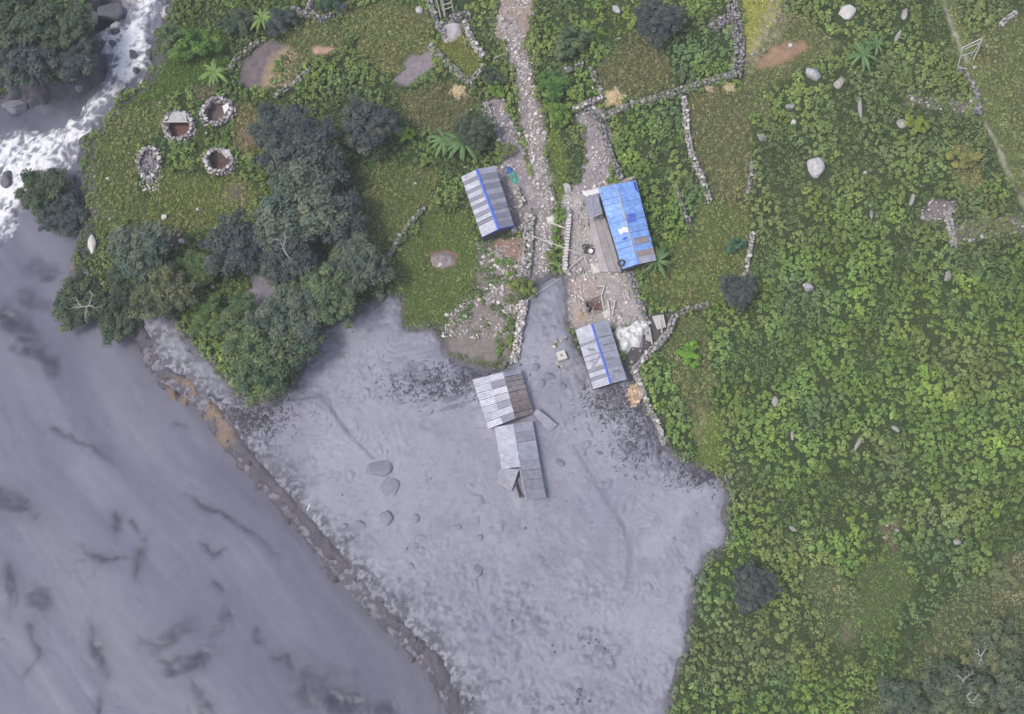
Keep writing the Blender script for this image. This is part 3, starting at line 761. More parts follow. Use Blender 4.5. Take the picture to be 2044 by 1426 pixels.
V = np.stack([SX, SY, SZ], 1); F = grid_faces(len(xs4), len(ys4))
sub_mesh("stream", V, F[dS[F].max(1) > -0.7], col, M['foam'])

# ------------------------------------------------------------------ stones
ICO_V = []
ph = (1 + 5 ** 0.5) / 2
for a, b in ((1, ph), (-1, ph), (1, -ph), (-1, -ph)):
    ICO_V += [(0, a, b), (a, b, 0), (b, 0, a)]
ICO_V = np.array(ICO_V) / math.hypot(1, ph)
from itertools import combinations
_e = 2 / math.hypot(1, ph) + 1e-3
ICO_F = []
for a, b, c in combinations(range(12), 3):
    if all(np.linalg.norm(ICO_V[i] - ICO_V[j]) < _e for i, j in ((a, b), (b, c), (a, c))):
        n = np.cross(ICO_V[b] - ICO_V[a], ICO_V[c] - ICO_V[a])
        ICO_F.append((a, b, c) if np.dot(n, ICO_V[a]) > 0 else (a, c, b))
ICO_F = np.array(ICO_F)

def stones_mesh(name, P, S, colors, flat=0.75):
    """many stones as one mesh: centres P (n,3), radii S (n,), colours (n,3)"""
    n = len(P)
    th = rng.uniform(0, 2 * math.pi, n)
    base = ICO_V[None] * rng.uniform(0.72, 1.25, (n, 12, 1))
    ax = np.stack([rng.uniform(0.8, 1.35, n), rng.uniform(0.7, 1.0, n), rng.uniform(0.55, 0.9, n) * flat / 0.75], 1)
    v = base * ax[:, None, :]
    x = v[..., 0] * np.cos(th)[:, None] - v[..., 1] * np.sin(th)[:, None]
    y = v[..., 0] * np.sin(th)[:, None] + v[..., 1] * np.cos(th)[:, None]
    v = np.stack([x, y, v[..., 2]], -1) * S[:, None, None] + P[:, None, :]
    f = ICO_F[None] + (np.arange(n) * 12)[:, None, None]
    return mesh_np(name, v.reshape(-1, 3), f.reshape(-1, 3), np.repeat(colors, 12, 0))

def stone_protos(k, sub=1):
    out = []
    for i in range(k):
        v = ICO_V.copy(); f = ICO_F
        for _ in range(sub):
            ed = {}; vv = list(v); nf = []
            def mid(a, b):
                key = (min(a, b), max(a, b))
                if key not in ed:
                    m = (vv[a] + vv[b]) / 2; vv.append(m / np.linalg.norm(m)); ed[key] = len(vv) - 1
                return ed[key]
            for a, b, c in f:
                ab, bc, ca = mid(a, b), mid(b, c), mid(c, a)
                nf += [(a, ab, ca), (b, bc, ab), (c, ca, bc), (ab, bc, ca)]
            v = np.array(vv); f = np.array(nf)
        s = i * 13.7
        # facet the ball by a few random planes, then roughen it
        for _ in range(12):
            nn = rng.normal(size=3); nn /= np.linalg.norm(nn); h = rng.uniform(0.45, 0.8)
            d = v @ nn; v = v - np.outer(np.clip(d - h, 0, None), nn)
        r = 1 + 0.2 * fbm(v[:, 0] * 1.6 + s, v[:, 1] * 1.3 + v[:, 2] * 1.7, 2, 5 + i)
        v = v * r[:, None]
        out.append((v, f))
    return out

SMALL = []
for i, (v, f) in enumerate(stone_protos(6, 0)):
    SMALL.append(mesh_np("stone_mesh_%d" % i, v, f)); SMALL[-1].materials.append(M['stone'])
SMALL_P = []
for i, (v, f) in enumerate(stone_protos(4, 0)):
    SMALL_P.append(mesh_np("pale_stone_mesh_%d" % i, v, f)); SMALL_P[-1].materials.append(M['boulder_white'])
BIG = stone_protos(6, 2)

def put(name, me, loc, scale, rz=0.0, rx=0.0, parent=None, mat=None):
    o = link(name, me, mat, parent)
    if parent is not None and parent.type == 'EMPTY':
        loc = Vector(loc) - parent.location
    o.location = loc; o.scale = scale; o.rotation_euler = (rx, 0, rz)
    return o

def resample(line, step):
    seg = np.linalg.norm(np.diff(line, axis=0), axis=1); L = np.concatenate([[0], np.cumsum(seg)])
    t = np.arange(0, L[-1], step)
    x = np.interp(t, L, line[:, 0]); y = np.interp(t, L, line[:, 1])
    dx = np.interp(t + 0.3, L, line[:, 0]) - np.interp(t - 0.3, L, line[:, 0])
    dy = np.interp(t + 0.3, L, line[:, 1]) - np.interp(t - 0.3, L, line[:, 1])
    n = np.hypot(dx, dy) + 1e-9
    return np.stack([x, y], 1), np.stack([dx / n, dy / n], 1), L[-1]

def stone_wall(line_px, w, h, tint, label):
    # the photo shows the wall's top: place the line for that height
    p = np.array(line_px, float)
    l = W(p[:, 0], p[:, 1], h * 0.8)[:, :2]
    c0 = l[len(l) // 2]
    root = empty("stone_wall", (c0[0], c0[1], zg1(c0[0], c0[1])), label, "stone wall", "dry stone walls of the village")
    pts, tan, L = resample(l, 0.17)
    P = []; S = []; Cc = []
    for (x, y), (tx, ty) in zip(pts, tan):
        env = 0.75 + 0.35 * vnoise(np.array([x * 0.9]), np.array([y * 0.9]), 3)[0]
        fall = vnoise(np.array([x * 0.45]), np.array([y * 0.45]), 8)[0] > (0.86 if tint in (GREY, LICHEN) else 2)
        na = max(2, int(round(w / 0.26)))
        layers = max(1, int(round(h * env / 0.3)))
        for a in range(na):
            o = (a + 0.5) / na - 0.5
            for k in range(layers):
                if k < layers - 1 and 0 < a < na - 1: continue
                if random.random() < 0.12 and k == layers - 1: continue
                s = random.uniform(0.10, 0.23)
                if fall and random.random() < 0.6: continue
                oo = o * w * (1.12 - 0.2 * k / layers) + random.gauss(0, 0.045)
                u = random.gauss(0, 0.06)
                P.append((x + tx * u - ty * oo, y + ty * u + tx * oo, 0.16 + 0.28 * k + random.gauss(0, 0.03))); S.append(s)
                g = random.uniform(0.6, 1.22)
                if random.random() < (0.16 if tint in (GREY, LICHEN) else 0.04): Cc.append((0.16 * g, 0.19 * g, 0.08 * g)); continue
                Cc.append((tint[0] * g * random.uniform(.95, 1.05), tint[1] * g, tint[2] * g * random.uniform(.93, 1.07)))
        if random.random() < 0.18:      # a tumbled stone beside the wall
            oo = random.choice((-1, 1)) * (w / 2 + random.uniform(0.1, 0.4))
            P.append((x - ty * oo, y + tx * oo, 0.07)); S.append(random.uniform(0.07, 0.15)); Cc.append(tuple(t * 0.95 for t in tint))
    P = np.array(P); P[:, 2] += zground(P[:, 0], P[:, 1])
    Pl = P - np.array(root.location)
    o = link("rubble", stones_mesh("rubble", Pl, np.array(S), np.array(Cc)), M['stone_attr'], root)
    tag(o, kind="stuff")
    # the larger cap stones one can pick out
    t = 0.4
    pts, tan, L = resample(l, 0.1)
    i = 3
    while i < len(pts):
        x, y = pts[i]; tx, ty = tan[i]
        oo = random.uniform(-0.3, 0.3) * w
        r = random.uniform(0.22, 0.30)
        z = zg1(x, y) + 0.16 + 0.28 * max(1, round(h * 0.9 / 0.3)) - 0.06
        me = random.choice(SMALL_P if tint in (WHITE_, PALE) and random.random() < 0.5 else SMALL)
        put("stone", me, (x - ty * oo, y + tx * oo, z), (r * 1.25, r, r * 0.6), random.uniform(0, 6), 0, root)
        i += random.randint(9, 16)
    return root

for line_px, w, h, tint, label in WALLS:
    stone_wall(line_px, w, h, tint, label)

# stone ring pits
for (px, py, rx, ry, c, label), ct in zip(PITS, PIT_C):
    root = empty("stone_ring", (ct[0], ct[1], zg1(ct[0] + rx, ct[1])), label, "stone pit", "stone ring pits beside the stream")
    P = []; S = []; Cc = []
    for k in range(5):
        m = int(2 * math.pi * rx / 0.27)
        for i in range(m):
            a = 2 * math.pi * (i + random.random()) / m
            q = (1 + 0.10 * math.sin(2 * a + px) + 0.07 * math.sin(3 * a + py)) * 0.74 + 0.10 * k / 2 + random.gauss(0, 0.03) + (0.08 if k > 2 else 0)
            z = 0.12 + 0.22 * (k if k < 3 else 4 - k)
            P.append((math.cos(a) * rx * q, math.sin(a) * ry * q, z + random.gauss(0, 0.04))); S.append(random.uniform(0.08, 0.23))
            g = random.uniform(0.45, 1.25); Cc.append((0.42 * g, 0.39 * g, 0.40 * g))
    if rx < 1.4:
        for i in range(130):
            a = random.uniform(0, 6.28); q = random.uniform(0, 0.75) ** 0.6
            P.append((math.cos(a) * rx * q * .8, math.sin(a) * ry * q * .8, -0.1 + random.uniform(0, 0.15))); S.append(random.uniform(0.09, 0.19))
            g = random.uniform(0.5, 1.1); Cc.append((0.37 * g, 0.345 * g, 0.38 * g))
        for i in range(40):
            P.append((random.gauss(0.1, 0.5), -ry - random.uniform(-0.2, 1.0), 0.05)); S.append(random.uniform(0.08, 0.17))
            g = random.uniform(0.8, 1.3); Cc.append((0.47 * g, 0.45 * g, 0.44 * g))
    o = link("rubble", stones_mesh("rubble", np.array(P), np.array(S), np.array(Cc)), M['stone_attr'], root)
    tag(o, kind="stuff")
    for i in range(16):
        a = 2 * math.pi * (i + random.random() * 0.6) / 16
        r = random.uniform(0.2, 0.3)
        ob = link("stone", random.choice(SMALL + SMALL_P), None, root)
        ob.location = (math.cos(a) * rx * 0.84, math.sin(a) * ry * 0.84, 0.62 + random.uniform(-0.08, 0.05))
        ob.scale = (r * 1.2, r, r * 0.6); ob.rotation_euler = (0, 0, random.uniform(0, 6))
    if px == 356:      # flat slab roof over the back of the pit, with its edge beam
        v = [(-1.15, 0.42, 0.55), (0.95, 0.42, 0.55), (0.75, 1.25, 0.75), (0.1, 1.5, 0.8), (-0.8, 1.3, 0.75)]
        v2 = [(x, y, z - 0.12) for x, y, z in v]
        n = len(v)
        fs = [tuple(range(n)), tuple(range(2 * n - 1, n - 1, -1))] + [(i, i + n, (i + 1) % n + n, (i + 1) % n) for i in range(n)]
        tag(link("roof_slab", mesh_py("roof_slab", v + v2, fs), M['boulder'], root))
        bv = [(-1.25, 0.3, 0.5), (1.05, 0.3, 0.5), (1.05, 0.42, 0.5), (-1.25, 0.42, 0.5)]
        bv += [(x, y, z + 0.14) for x, y, z in bv]
        link("edge_beam", mesh_py("edge_beam", bv, [(3, 2, 1, 0), (4, 5, 6, 7), (0, 1, 5, 4), (1, 2, 6, 5), (2, 3, 7, 6), (3, 0, 4, 7)]), M['wood_pale'], root)
    if px == 434:
        v = [(0.5, 0.5, 0.5), (1.15, 0.75, 0.72), (1.3, 0.2, 0.7), (0.8, -0.5, 0.55), (0.65, 0.1, 0.5)]
        v2 = [(x, y, z - 0.06) for x, y, z in v]
        n = len(v)
        fs = [tuple(range(n)), tuple(range(2 * n - 1, n - 1, -1))] + [(i, i + n, (i + 1) % n + n, (i + 1) % n) for i in range(n)]
        link("white_scrap", mesh_py("white_scrap", v + v2, fs), M['white'], root)
    if px == 437:
        v = [(0.2, 1.1, 0.7), (1.1, 1.2, 0.75), (1.3, 0.5, 0.75), (0.8, 0.15, 0.65)]
        v2 = [(x, y, z - 0.1) for x, y, z in v]
        fs = [(0, 1, 2, 3), (7, 6, 5, 4)] + [(i, i + 4, (i + 1) % 4 + 4, (i + 1) % 4) for i in range(4)]
        link("roof_slab", mesh_py("roof_slab", v + v2, fs), M['boulder'], root)

# ------------------------------------------------------------------ boulders
def boulder(px, py, w, l, h, ang, mat, label, name="boulder", group=None, onmud=False, lift=0.25):
    v, f = BIG[random.randrange(len(BIG))]
    me = mesh_np("boulder", v, f)
    p = G(px, py)
    if onmud:
        q = W(px, py, 0.0); z = float(zmud(np.array([q[0]]), np.array([q[1]]))[0]); p = Vector(W(px, py, z))
    o = link(name, me, M[mat])
    o.location = p + Vector((0, 0, h * lift))
    o.scale = (w * 0.6, l * 0.6, h * 0.75)
    o.rotation_euler = (random.uniform(-.15, .15), random.uniform(-.15, .15), R(ang))
    return tag(o, label, "boulder", group)

BOULDERS = [
    (1686, 28, 2.0, 1.3, 1.0, 5, 'boulder_white', "flat white boulder in the crop near the top edge"),
    (1624, 152, 2.0, 1.6, 1.2, -25, 'boulder', "rounded pale boulder above the dry bed, dark on its upper side"),
    (1630, 338, 1.8, 2.3, 1.3, 15, 'boulder', "largest pale boulder, upright and creased, in the middle of the crop field"),
    (1612, 577, 1.2, 1.1, 0.9, 0, 'boulder', "smooth pale boulder in the crop field with leaves on its right side"),
    (1803, 250, 1.3, 1.5, 0.9, 20, 'boulder_dull', "grey boulder beside a yellow-green bush in the upper right field"),
    (1520, 277, 1.1, 1.0, 0.8, 0, 'boulder_dull', "small grey boulder at the right edge of the brown dry bed"),
    (1574, 215, 1.1, 0.8, 0.7, 30, 'boulder_dull', "flat grey boulder between the dry bed and the crop field"),
    (1582, 247, 0.6, 0.6, 0.5, 0, 'boulder_white', "small white stone below the flat grey boulder by the crop"),
    (1676, 168, 1.4, 1.0, 0.7, 40, 'boulder_dull', "dull grey boulder left of the banana plant in the field"),
    (1132, 379, 1.0, 1.3, 0.9, -10, 'boulder_white', "egg-shaped white boulder in the path beside the bright blue house"),
    (183, 490, 0.9, 1.7, 0.8, 8, 'boulder_white', "tall white boulder on the bank at the left edge of the trees"),
    (147, 473, 1.0, 1.0, 0.8, 0, 'boulder', "angular grey boulder on the bank beside the tall white boulder"),
    (170, 548, 0.8, 0.8, 0.6, 0, 'boulder', "small grey boulder by brown earth on the left bank"),
    (329, 435, 0.7, 0.7, 0.5, 0, 'boulder_white', "pale stone in the grass below the four stone rings"),
    (425, 573, 0.6, 0.5, 0.4, 0, 'boulder_white', "lone white stone in the clearing inside the tree cluster"),
    (318, 470, 0.45, 0.6, 0.4, 0, 'boulder_white', "left white stone on the red-brown soil below the rings"),
    (336, 475, 0.45, 0.6, 0.4, 20, 'boulder_white', "middle white stone on the red-brown soil below the rings"),
    (362, 482, 0.7, 0.7, 0.5, 0, 'boulder', "right grey stone on the red-brown soil below the rings"),
    (962, 527, 0.55, 0.5, 0.4, 0, 'boulder_white', "white stone on the lawn left of the littered slope"),
    (893, 630, 0.6, 0.5, 0.4, 0, 'boulder_white', "white stone on the lawn above the mud's edge"),
    (879, 528, 0.6, 0.7, 0.4, 0, 'boulder_white', "white stone at the foot of the red-brown brush heap"),
    (1578, 92, 0.5, 0.5, 0.4, 0, 'boulder_white', "bright white stone above the red bare soil at the upper right"),
    (1230, 20, 1.3, 0.9, 0.7, -20, 'boulder', "grey boulder left of the dark tree at the top edge"),
    (838, 22, 0.9, 1.3, 0.6, 0, 'boulder', "grey boulder left of the timber rack at the top"),
    (1843, 436, 0.6, 0.7, 0.5, 0, 'boulder_dull', "white stone left of the purple rubble patch at the right"),
    (1545, 803, 0.7, 0.9, 0.5, 0, 'boulder_dull', "pale grey stone in the crop field right of the brown hollow"),
    (1788, 858, 1.0, 0.6, 0.5, -35, 'boulder_dull', "slanting grey stone in the middle of the right field"),
    (1912, 1084, 0.9, 0.7, 0.5, 10, 'boulder_dull', "pale grey stone in the lower right field near a rubble clearing"),
    (1580, 1055, 0.8, 0.5, 0.4, -20, 'boulder_dull', "small grey stone in the field right of the mud's straight edge"),
    (1715, 218, 0.5, 2.2, 0.6, 0, 'boulder_dull', "long upright white rock sliver in the upper crop field"),
    (1582, 872, 0.4, 1.4, 0.5, -5, 'boulder_dull', "thin white rock sliver in the crop field right of the grass hollow"),
    (1712, 886, 0.4, 1.7, 0.5, -35, 'boulder_dull', "slanting thin white rock sliver in the lower crop field"),
    (1820, 402, 0.5, 1.6, 0.5, -20, 'boulder_dull', "white rock sliver left of the purple rubble patch"),
    (1738, 428, 0.4, 1.2, 0.5, -12, 'boulder_dull', "faint white rock sliver left of the longer one by the rubble patch"),
    (1805, 30, 0.9, 1.5, 0.7, -30, 'boulder_dull', "long mossy grey rock near the top edge of the field"),
    (1790, 75, 0.5, 1.6, 0.6, -28, 'boulder_dull', "thin slanting grey rock below the mossy one near the top"),
    (1890, 555, 0.8, 1.4, 0.6, -25, 'boulder_dull', "mossy pale rock in the crop below the gravel patch stub"),
]
for b in BOULDERS:
    boulder(*b)
STREAM_ROCKS = [
    (232, 66, 1.2, 0.9, 1.2, 10, 'boulder_wet', "flat dark rock with an olive top in the white water"),
    (226, 90, 1.0, 1.2, 1.2, 0, 'boulder_wet', "rounded dark rock just below the olive-topped one in the white water"),
    (265, 112, 1.2, 1.3, 1.2, -30, 'boulder_wet', "large dark wet rock in the middle of the white water"),
    (297, 110, 0.9, 0.9, 1.2, 0, 'boulder_wet', "dark wet rock at the right bank of the white water"),
    (270, 142, 0.7, 0.5, 1.0, 0, 'boulder_wet', "small dark rock at the right edge of the white water"),
    (200, 82, 0.7, 0.7, 1.1, 0, 'boulder_wet', "small dark rock at the left edge of the white water"),
    (215, 25, 3.0, 2.6, 1.4, 30, 'boulder_wet', "broad purple-brown wet rock at the top of the stream"),
    (180, 35, 2.0, 2.4, 1.2, 0, 'boulder_wet', "dark brown wet rock on the left bank at the top"),
    (262, 3, 1.6, 0.9, 1.2, 10, 'boulder', "pale grey rock at the very top of the white water"),
    (335, 22, 1.4, 2.2, 1.3, -35, 'boulder', "long pale boulder on the right bank at the stream's top"),
    (240, 172, 1.2, 1.8, 1.0, -40, 'boulder', "pale slab on the right bank below the white water's bend"),
    (152, 170, 1.7, 1.6, 1.4, 0, 'boulder_mud', "grey boulder below the upper left trees beside the stream"),
    (112, 352, 1.2, 0.8, 0.9, -15, 'boulder', "grey rock beside the dark tree at the lower bend of the stream"),
    (12, 358, 1.6, 2.0, 1.2, -20, 'boulder_wet', "dark rock at the left edge below the white water"),
    (30, 215, 2.8, 2.0, 1.4, 20, 'boulder_mud', "broad mud-grey boulder at the left edge above the stream bend"),
]
for b in STREAM_ROCKS:
    o = boulder(*b)
    o.location = Vector(W(b[0], b[1], -1.35)); o["group"] = "rocks in and beside the stream"
MUD_ROCKS = [
    (752, 935, 2.6, 1.9, 1.0, 20, "largest angular rock sunk in the mud, left of the two broken roofs"),
    (776, 972, 2.4, 2.2, 0.35, -30, "flat slab barely breaking the mud below the largest angular rock"),
    (772, 1036, 1.5, 1.7, 0.8, 25, "dark triangular rock in the mud below the flat slab"),
    (718, 1046, 1.2, 0.9, 0.7, 10, "blocky rock, the right one of a pair at the mud's left side"),
    (690, 1050, 0.9, 0.7, 0.6, 10, "smaller rock, the left one of a pair at the mud's left side"),
    (828, 1036, 0.8, 0.8, 0.5, 0, "small round rock in the mud right of the dark triangular rock"),
    (1116, 922, 1.0, 0.9, 0.6, 0, "round mud-coated rock right of the torn lower roof"),
    (1095, 752, 1.5, 1.0, 0.8, 20, "mud-coated rock left of the silver roof below the ruined wall"),
    (1080, 768, 0.8, 0.9, 0.6, 0, "smaller mud-coated rock below the rusty slope's upper right"),
    (1068, 735, 0.8, 0.8, 0.5, 0, "small mud-coated rock beside the top of the rusty slope"),
    (1158, 766, 0.9, 1.1, 0.8, -10, "mud-coated rock at the lower left corner of the silver roof"),
    (1122, 768, 0.8, 0.9, 0.6, 0, "mud-coated stone between two larger ones below the ruined wall"),
    (820, 1130, 0.9, 0.9, 0.4, 0, "small round rock in the smooth mud at the lower left"),
    (952, 1136, 1.0, 1.3, 0.5, -15, "oblong rock in the middle of the lower mud"),
    (1346, 1078, 0.6, 0.8, 0.4, 0, "small dark rock near the right edge of the mud"),
    (1372, 1140, 0.7, 1.0, 0.4, 10, "dark rock at the right edge of the lower mud"),
    (1078, 1116, 0.8, 1.0, 0.5, -15, "rock in the mud right of the oblong rock"),
    (1045, 1166, 0.8, 0.8, 0.4, 0, "rounded rock below the middle of the lower mud"),
    (958, 1075, 0.7, 0.8, 0.4, 0, "small rock in the mud below the torn roof"),
    (1196, 905, 0.9, 0.7, 0.4, 0, "low rock in the mud left of the black debris"),
    (912, 1054, 1.2, 0.6, 0.3, 15, "flat elongated rock in the mud below left of the torn roof"),
]
for b in MUD_ROCKS:
    boulder(b[0], b[1], b[2], b[3], b[4], b[5], 'boulder_mud', b[6], group="rocks sunk in the grey mud", onmud=True, lift=-0.08)

# ------------------------------------------------------------------ huts
def V3(px, py, z):
    return np.array(W(px, py, z))

def bilerp(a, b, c, d, s, t):
    """a,b at t=0 (eave, ridge); d,c at t=1"""
    return (a * (1 - s) + b * s) * (1 - t) + (d * (1 - s) + c * s) * t

def sheet(parent, E0, R0, E1, R1, t0, t1, s0, s1, mat, amp=0.012, lift=0.0, name="roof_sheet", sag=0.0):
    """one corrugated sheet: t runs along the ridge, s from eave (0) to ridge (1)"""
    L = np.linalg.norm((R1 - R0)) * abs(t1 - t0)
    nw = max(4, int(round(L / 0.075)))
    nrm = np.cross(E1 - E0, R0 - E0); nrm /= np.linalg.norm(nrm)
    if nrm[2] < 0: nrm = -nrm
    v = []
    ns = 3
    tw = random.uniform(-0.035, 0.035)
    for j in range(ns):
        s = s0 + (s1 - s0) * j / (ns - 1)
        for i in range(nw + 1):
            t = t0 + (t1 - t0) * i / nw
            p = bilerp(E0, R0, R1, E1, s, t) + nrm * ((amp if i % 2 else -amp) + lift + tw * (2.0 * i / nw - 1) - sag * math.sin(math.pi * j / (ns - 1)))
            v.append(p - np.array(parent.location))
    f = []
    for j in range(ns - 1):
        for i in range(nw):
            a = j * (nw + 1) + i
            f.append((a, a + 1, a + nw + 2, a + nw + 1))
    return link(name, mesh_py(name, v, f), M[mat], parent)

def prism(parent, name, pts, mat, thick):
    """closed slab: polygon pts (world) extruded by vector thick"""
    o0 = np.array(parent.location) if parent is not None else np.zeros(3)
    a = [np.array(p) - o0 for p in pts]; b = [p + np.array(thick) for p in a]
    n = len(a)
    f = [tuple(range(n)), tuple(range(2 * n - 1, n - 1, -1))] + [(i, i + n, (i + 1) % n + n, (i + 1) % n) for i in range(n)]
    me = mesh_py(name, a + b, f)
    import bmesh
    bm = bmesh.new(); bm.from_mesh(me); bmesh.ops.recalc_face_normals(bm, faces=bm.faces[:]); bm.to_mesh(me); bm.free()
    return link(name, me, M[mat] if isinstance(mat, str) else mat, parent)

def beam(parent, name, p, q, r, mat, r2=None, sides=6):
    """tapered round pole from p to q (world)"""
    p = np.array(p, float); q = np.array(q, float); r2 = r if r2 is None else r2
    o0 = np.array(parent.location) if parent is not None else np.zeros(3)
    d = q - p; d /= np.linalg.norm(d)
    u = np.cross(d, (0, 0, 1)); 
    if np.linalg.norm(u) < 1e-3: u = np.array([1.0, 0, 0])
    u /= np.linalg.norm(u); w = np.cross(d, u)
    v = []
    for c, rr in ((p, r), (q, r2)):
        for i in range(sides):
            a = 2 * math.pi * i / sides
            v.append(c + u * rr * math.cos(a) + w * rr * math.sin(a) - o0)
    f = [(i, (i + 1) % sides, sides + (i + 1) % sides, sides + i) for i in range(sides)]
    f += [tuple(range(sides - 1, -1, -1)), tuple(range(sides, 2 * sides))]
    return link(name, mesh_py(name, v, f), M[mat], parent)

def strip(parent, name, a, b, w, mat, up=0.05, drop=0.07):
    """ridge cap: two narrow slopes folded over the line a-b"""
    o0 = np.array(parent.location)
    d = b - a; s = np.cross(d, (0, 0, 1)); s /= np.linalg.norm(s)
    z = np.array([0, 0, 1.0])
    v = [a + s * w / 2 + z * (up - drop), a + z * up, a - s * w / 2 + z * (up - drop), b + s * w / 2 + z * (up - drop), b + z * up, b - s * w / 2 + z * (up - drop)]
    return link(name, mesh_py(name, [p - o0 for p in v], [(0, 3, 4, 1), (1, 4, 5, 2)]), M[mat], parent)

def hut_body(root, c, eave, wall_mat, gable_mat, base=-0.3):
    """walls and gables inside the roof; c holds TL RT TR BR RB BL world corners"""
    TL, RT, TR, BR, RB, BL = c
    def ins(p, k): 
        ctr = (TL + TR + BR + BL) / 4
        return p + (ctr - p) * k
    q = [ins(p, 0.10) for p in (TL, TR, BR, BL)]
    z0 = root.location[2] + base
    for i in range(4):
        a, b = q[i], q[(i + 1) % 4]
        # boards side by side make up each wall
        L = np.linalg.norm((b - a)[:2]); n = max(3, int(L / 0.5))
        nrm = np.cross((b - a), (0, 0, 1)); nrm /= np.linalg.norm(nrm)
        wall = prism(root, "wall", [np.array([a[0], a[1], z0]), np.array([b[0], b[1], z0]), np.array([b[0], b[1], b[2] - 0.05]), np.array([a[0], a[1], a[2] - 0.05])], wall_mat, nrm * 0.08)
    for (l, r, t) in ((q[0], q[1], ins(RT, 0.10)), (q[3], q[2], ins(RB, 0.10))):
        nrm = np.cross(r - l, (0, 0, 1)); nrm /= np.linalg.norm(nrm)
        zt = t[2] - 0.06
        prism(root, "gable", [np.array([l[0], l[1], l[2] - 0.05]), np.array([r[0], r[1], r[2] - 0.05]), np.array([t[0], t[1], zt])], gable_mat, nrm * 0.05)

def roof_corners(px, eave, ridge):
    TL, RT, TR, BR, RB, BL = px
    return [V3(*TL, eave), V3(*RT, ridge), V3(*TR, eave), V3(*BR, eave), V3(*RB, ridge), V3(*BL, eave)]

def root_at(name, c, label, cat, group=None):
    m = sum(c) / len(c)
    return empty(name, (m[0], m[1], zg1(m[0], m[1])), label, cat, group)

GH = "village huts with corrugated roofs"
# zebra-striped roof by the path
c = roof_corners([(920, 353), (951, 338), (988, 331), (1026, 450), (995, 457), (962, 473)], 2.0, 2.75)
h1 = root_at("hut", c, "hut with a zebra-striped grey roof and blue ridge, left of the path", "hut", GH)
TL, RT, TR, BR, RB, BL = c
edges = [0, .10, .155, .25, .31, .375, .44, .51, .57, .64, .70, .775, .83, 1.0]
for i in range(len(edges) - 1):
    sheet(h1, TL, RT, BL, RB, edges[i], edges[i + 1], 0, 1, 'zinc_light' if i % 2 == 0 else 'zinc_dark', lift=0.012 * (i % 2))
edges = [0, .10, .20, .26, .36, .44, .53, .60, .70, .77, .85, .89, 1.0]
for i in range(len(edges) - 1):
    sheet(h1, TR, RT, BR, RB, edges[i], edges[i + 1], 0, 1, ('zinc_mid' if i != 5 else 'zinc_light') if i % 2 == 0 else 'zinc_dark', lift=0.012 * (i % 2))
strip(h1, "ridge_cap", RT, RB, 0.3, 'blue_ridge')
hut_body(h1, c, 2.0, 'wood_dark', 'blue_paint')
prism(h1, "barge_board", [BL + (0, 0, -.02), RB + (0, 0, -.02), RB + (0, 0, -.3), BL + (0, 0, -.25)], 'blue_paint', (0.01, -0.05, 0))
prism(h1, "barge_board", [BR + (0, 0, -.02), RB + (0, 0, -.02), RB + (0, 0, -.3), BR + (0, 0, -.25)], 'blue_paint', (0.01, -0.05, 0))

# bright blue roof
c = roof_corners([(1194, 376), (1230, 367), (1269, 360), (1310, 520), (1273, 528), (1242, 538)], 2.2, 2.9)
h2 = root_at("hut", c, "largest hut, with the bright blue patched roof", "hut", GH)
TL, RT, TR, BR, RB, BL = c
n = 13
for i in range(n):
    sheet(h2, TL, RT, BL, RB, i / n, (i + 1) / n, 0, 1, 'blue_roof', lift=0.01 * (i % 2), sag=random.uniform(-.02, .03))
for i in range(n):
    a, b = i / n, (i + 1) / n
    if i == 9:
        sheet(h2, TR, RT, BR, RB, a, b, 0.12, 0.85, 'rust'); sheet(h2, TR, RT, BR, RB, a, b, 0.85, 1, 'blue_roof'); sheet(h2, TR, RT, BR, RB, a, b, -0.02, 0.12, 'blue_roof')
    elif i >= 11:
        sheet(h2, TR, RT, BR, RB, a, b, 0.0, 0.9, 'rust' if i == 11 else 'zinc_mid', lift=0.02)
        sheet(h2, TR, RT, BR, RB, a, b, 0.9, 1.0, 'blue_roof')
    else:
        sheet(h2, TR, RT, BR, RB, a, b, 0, 1, 'blue_roof', lift=0.01 * (i % 2), sag=random.uniform(-.02, .03))
strip(h2, "ridge_cap", RT + (RB - RT) * 0.12, RT + (RB - RT) * 0.88, 0.17, 'concrete_pale')
# patches and wear lying on the roof
def roof_patch(root, E0, R0, E1, R1, pts, mat, lift=0.06, name="roof_patch"):
    nrm = np.cross(E1 - E0, R0 - E0); nrm /= np.linalg.norm(nrm)
    if nrm[2] < 0: nrm = -nrm
    p = [bilerp(E0, R0, R1, E1, s, t) + nrm * lift for t, s in pts]
    return prism(root, name, p, mat, nrm * -0.02)
roof_patch(h2, TL, RT, BL, RB, [(.535, .42), (.545, .60), (.525, .74), (.55, .98), (.61, .97), (.59, .72), (.615, .52), (.585, .45)], 'white')
roof_patch(h2, TL, RT, BL, RB, [(.66, .55), (.65, .75), (.67, .85), (.685, .6)], 'blue_paint')
roof_patch(h2, TR, RT, BR, RB, [(.40, .45), (.39, .8), (.44, .95), (.50, .9), (.49, .5)], 'blue_ridge', 0.045)
roof_patch(h2, TR, RT, BR, RB, [(.02, .05), (.02, .16), (.12, .14), (.16, .03)], 'blue_paint', 0.05)
for t, s in ((.56, .10), (.62, .06), (.70, .05), (.77, .08), (.80, .06), (.24, .08), (.33, .05), (.43, .85)):
    p = bilerp(TR, RT, RB, BR, s, t)
    put("weight_stone", random.choice(SMALL), p + np.array([0, 0, 0.1]), (0.13, 0.11, 0.09), random.uniform(0, 6), 0, h2)
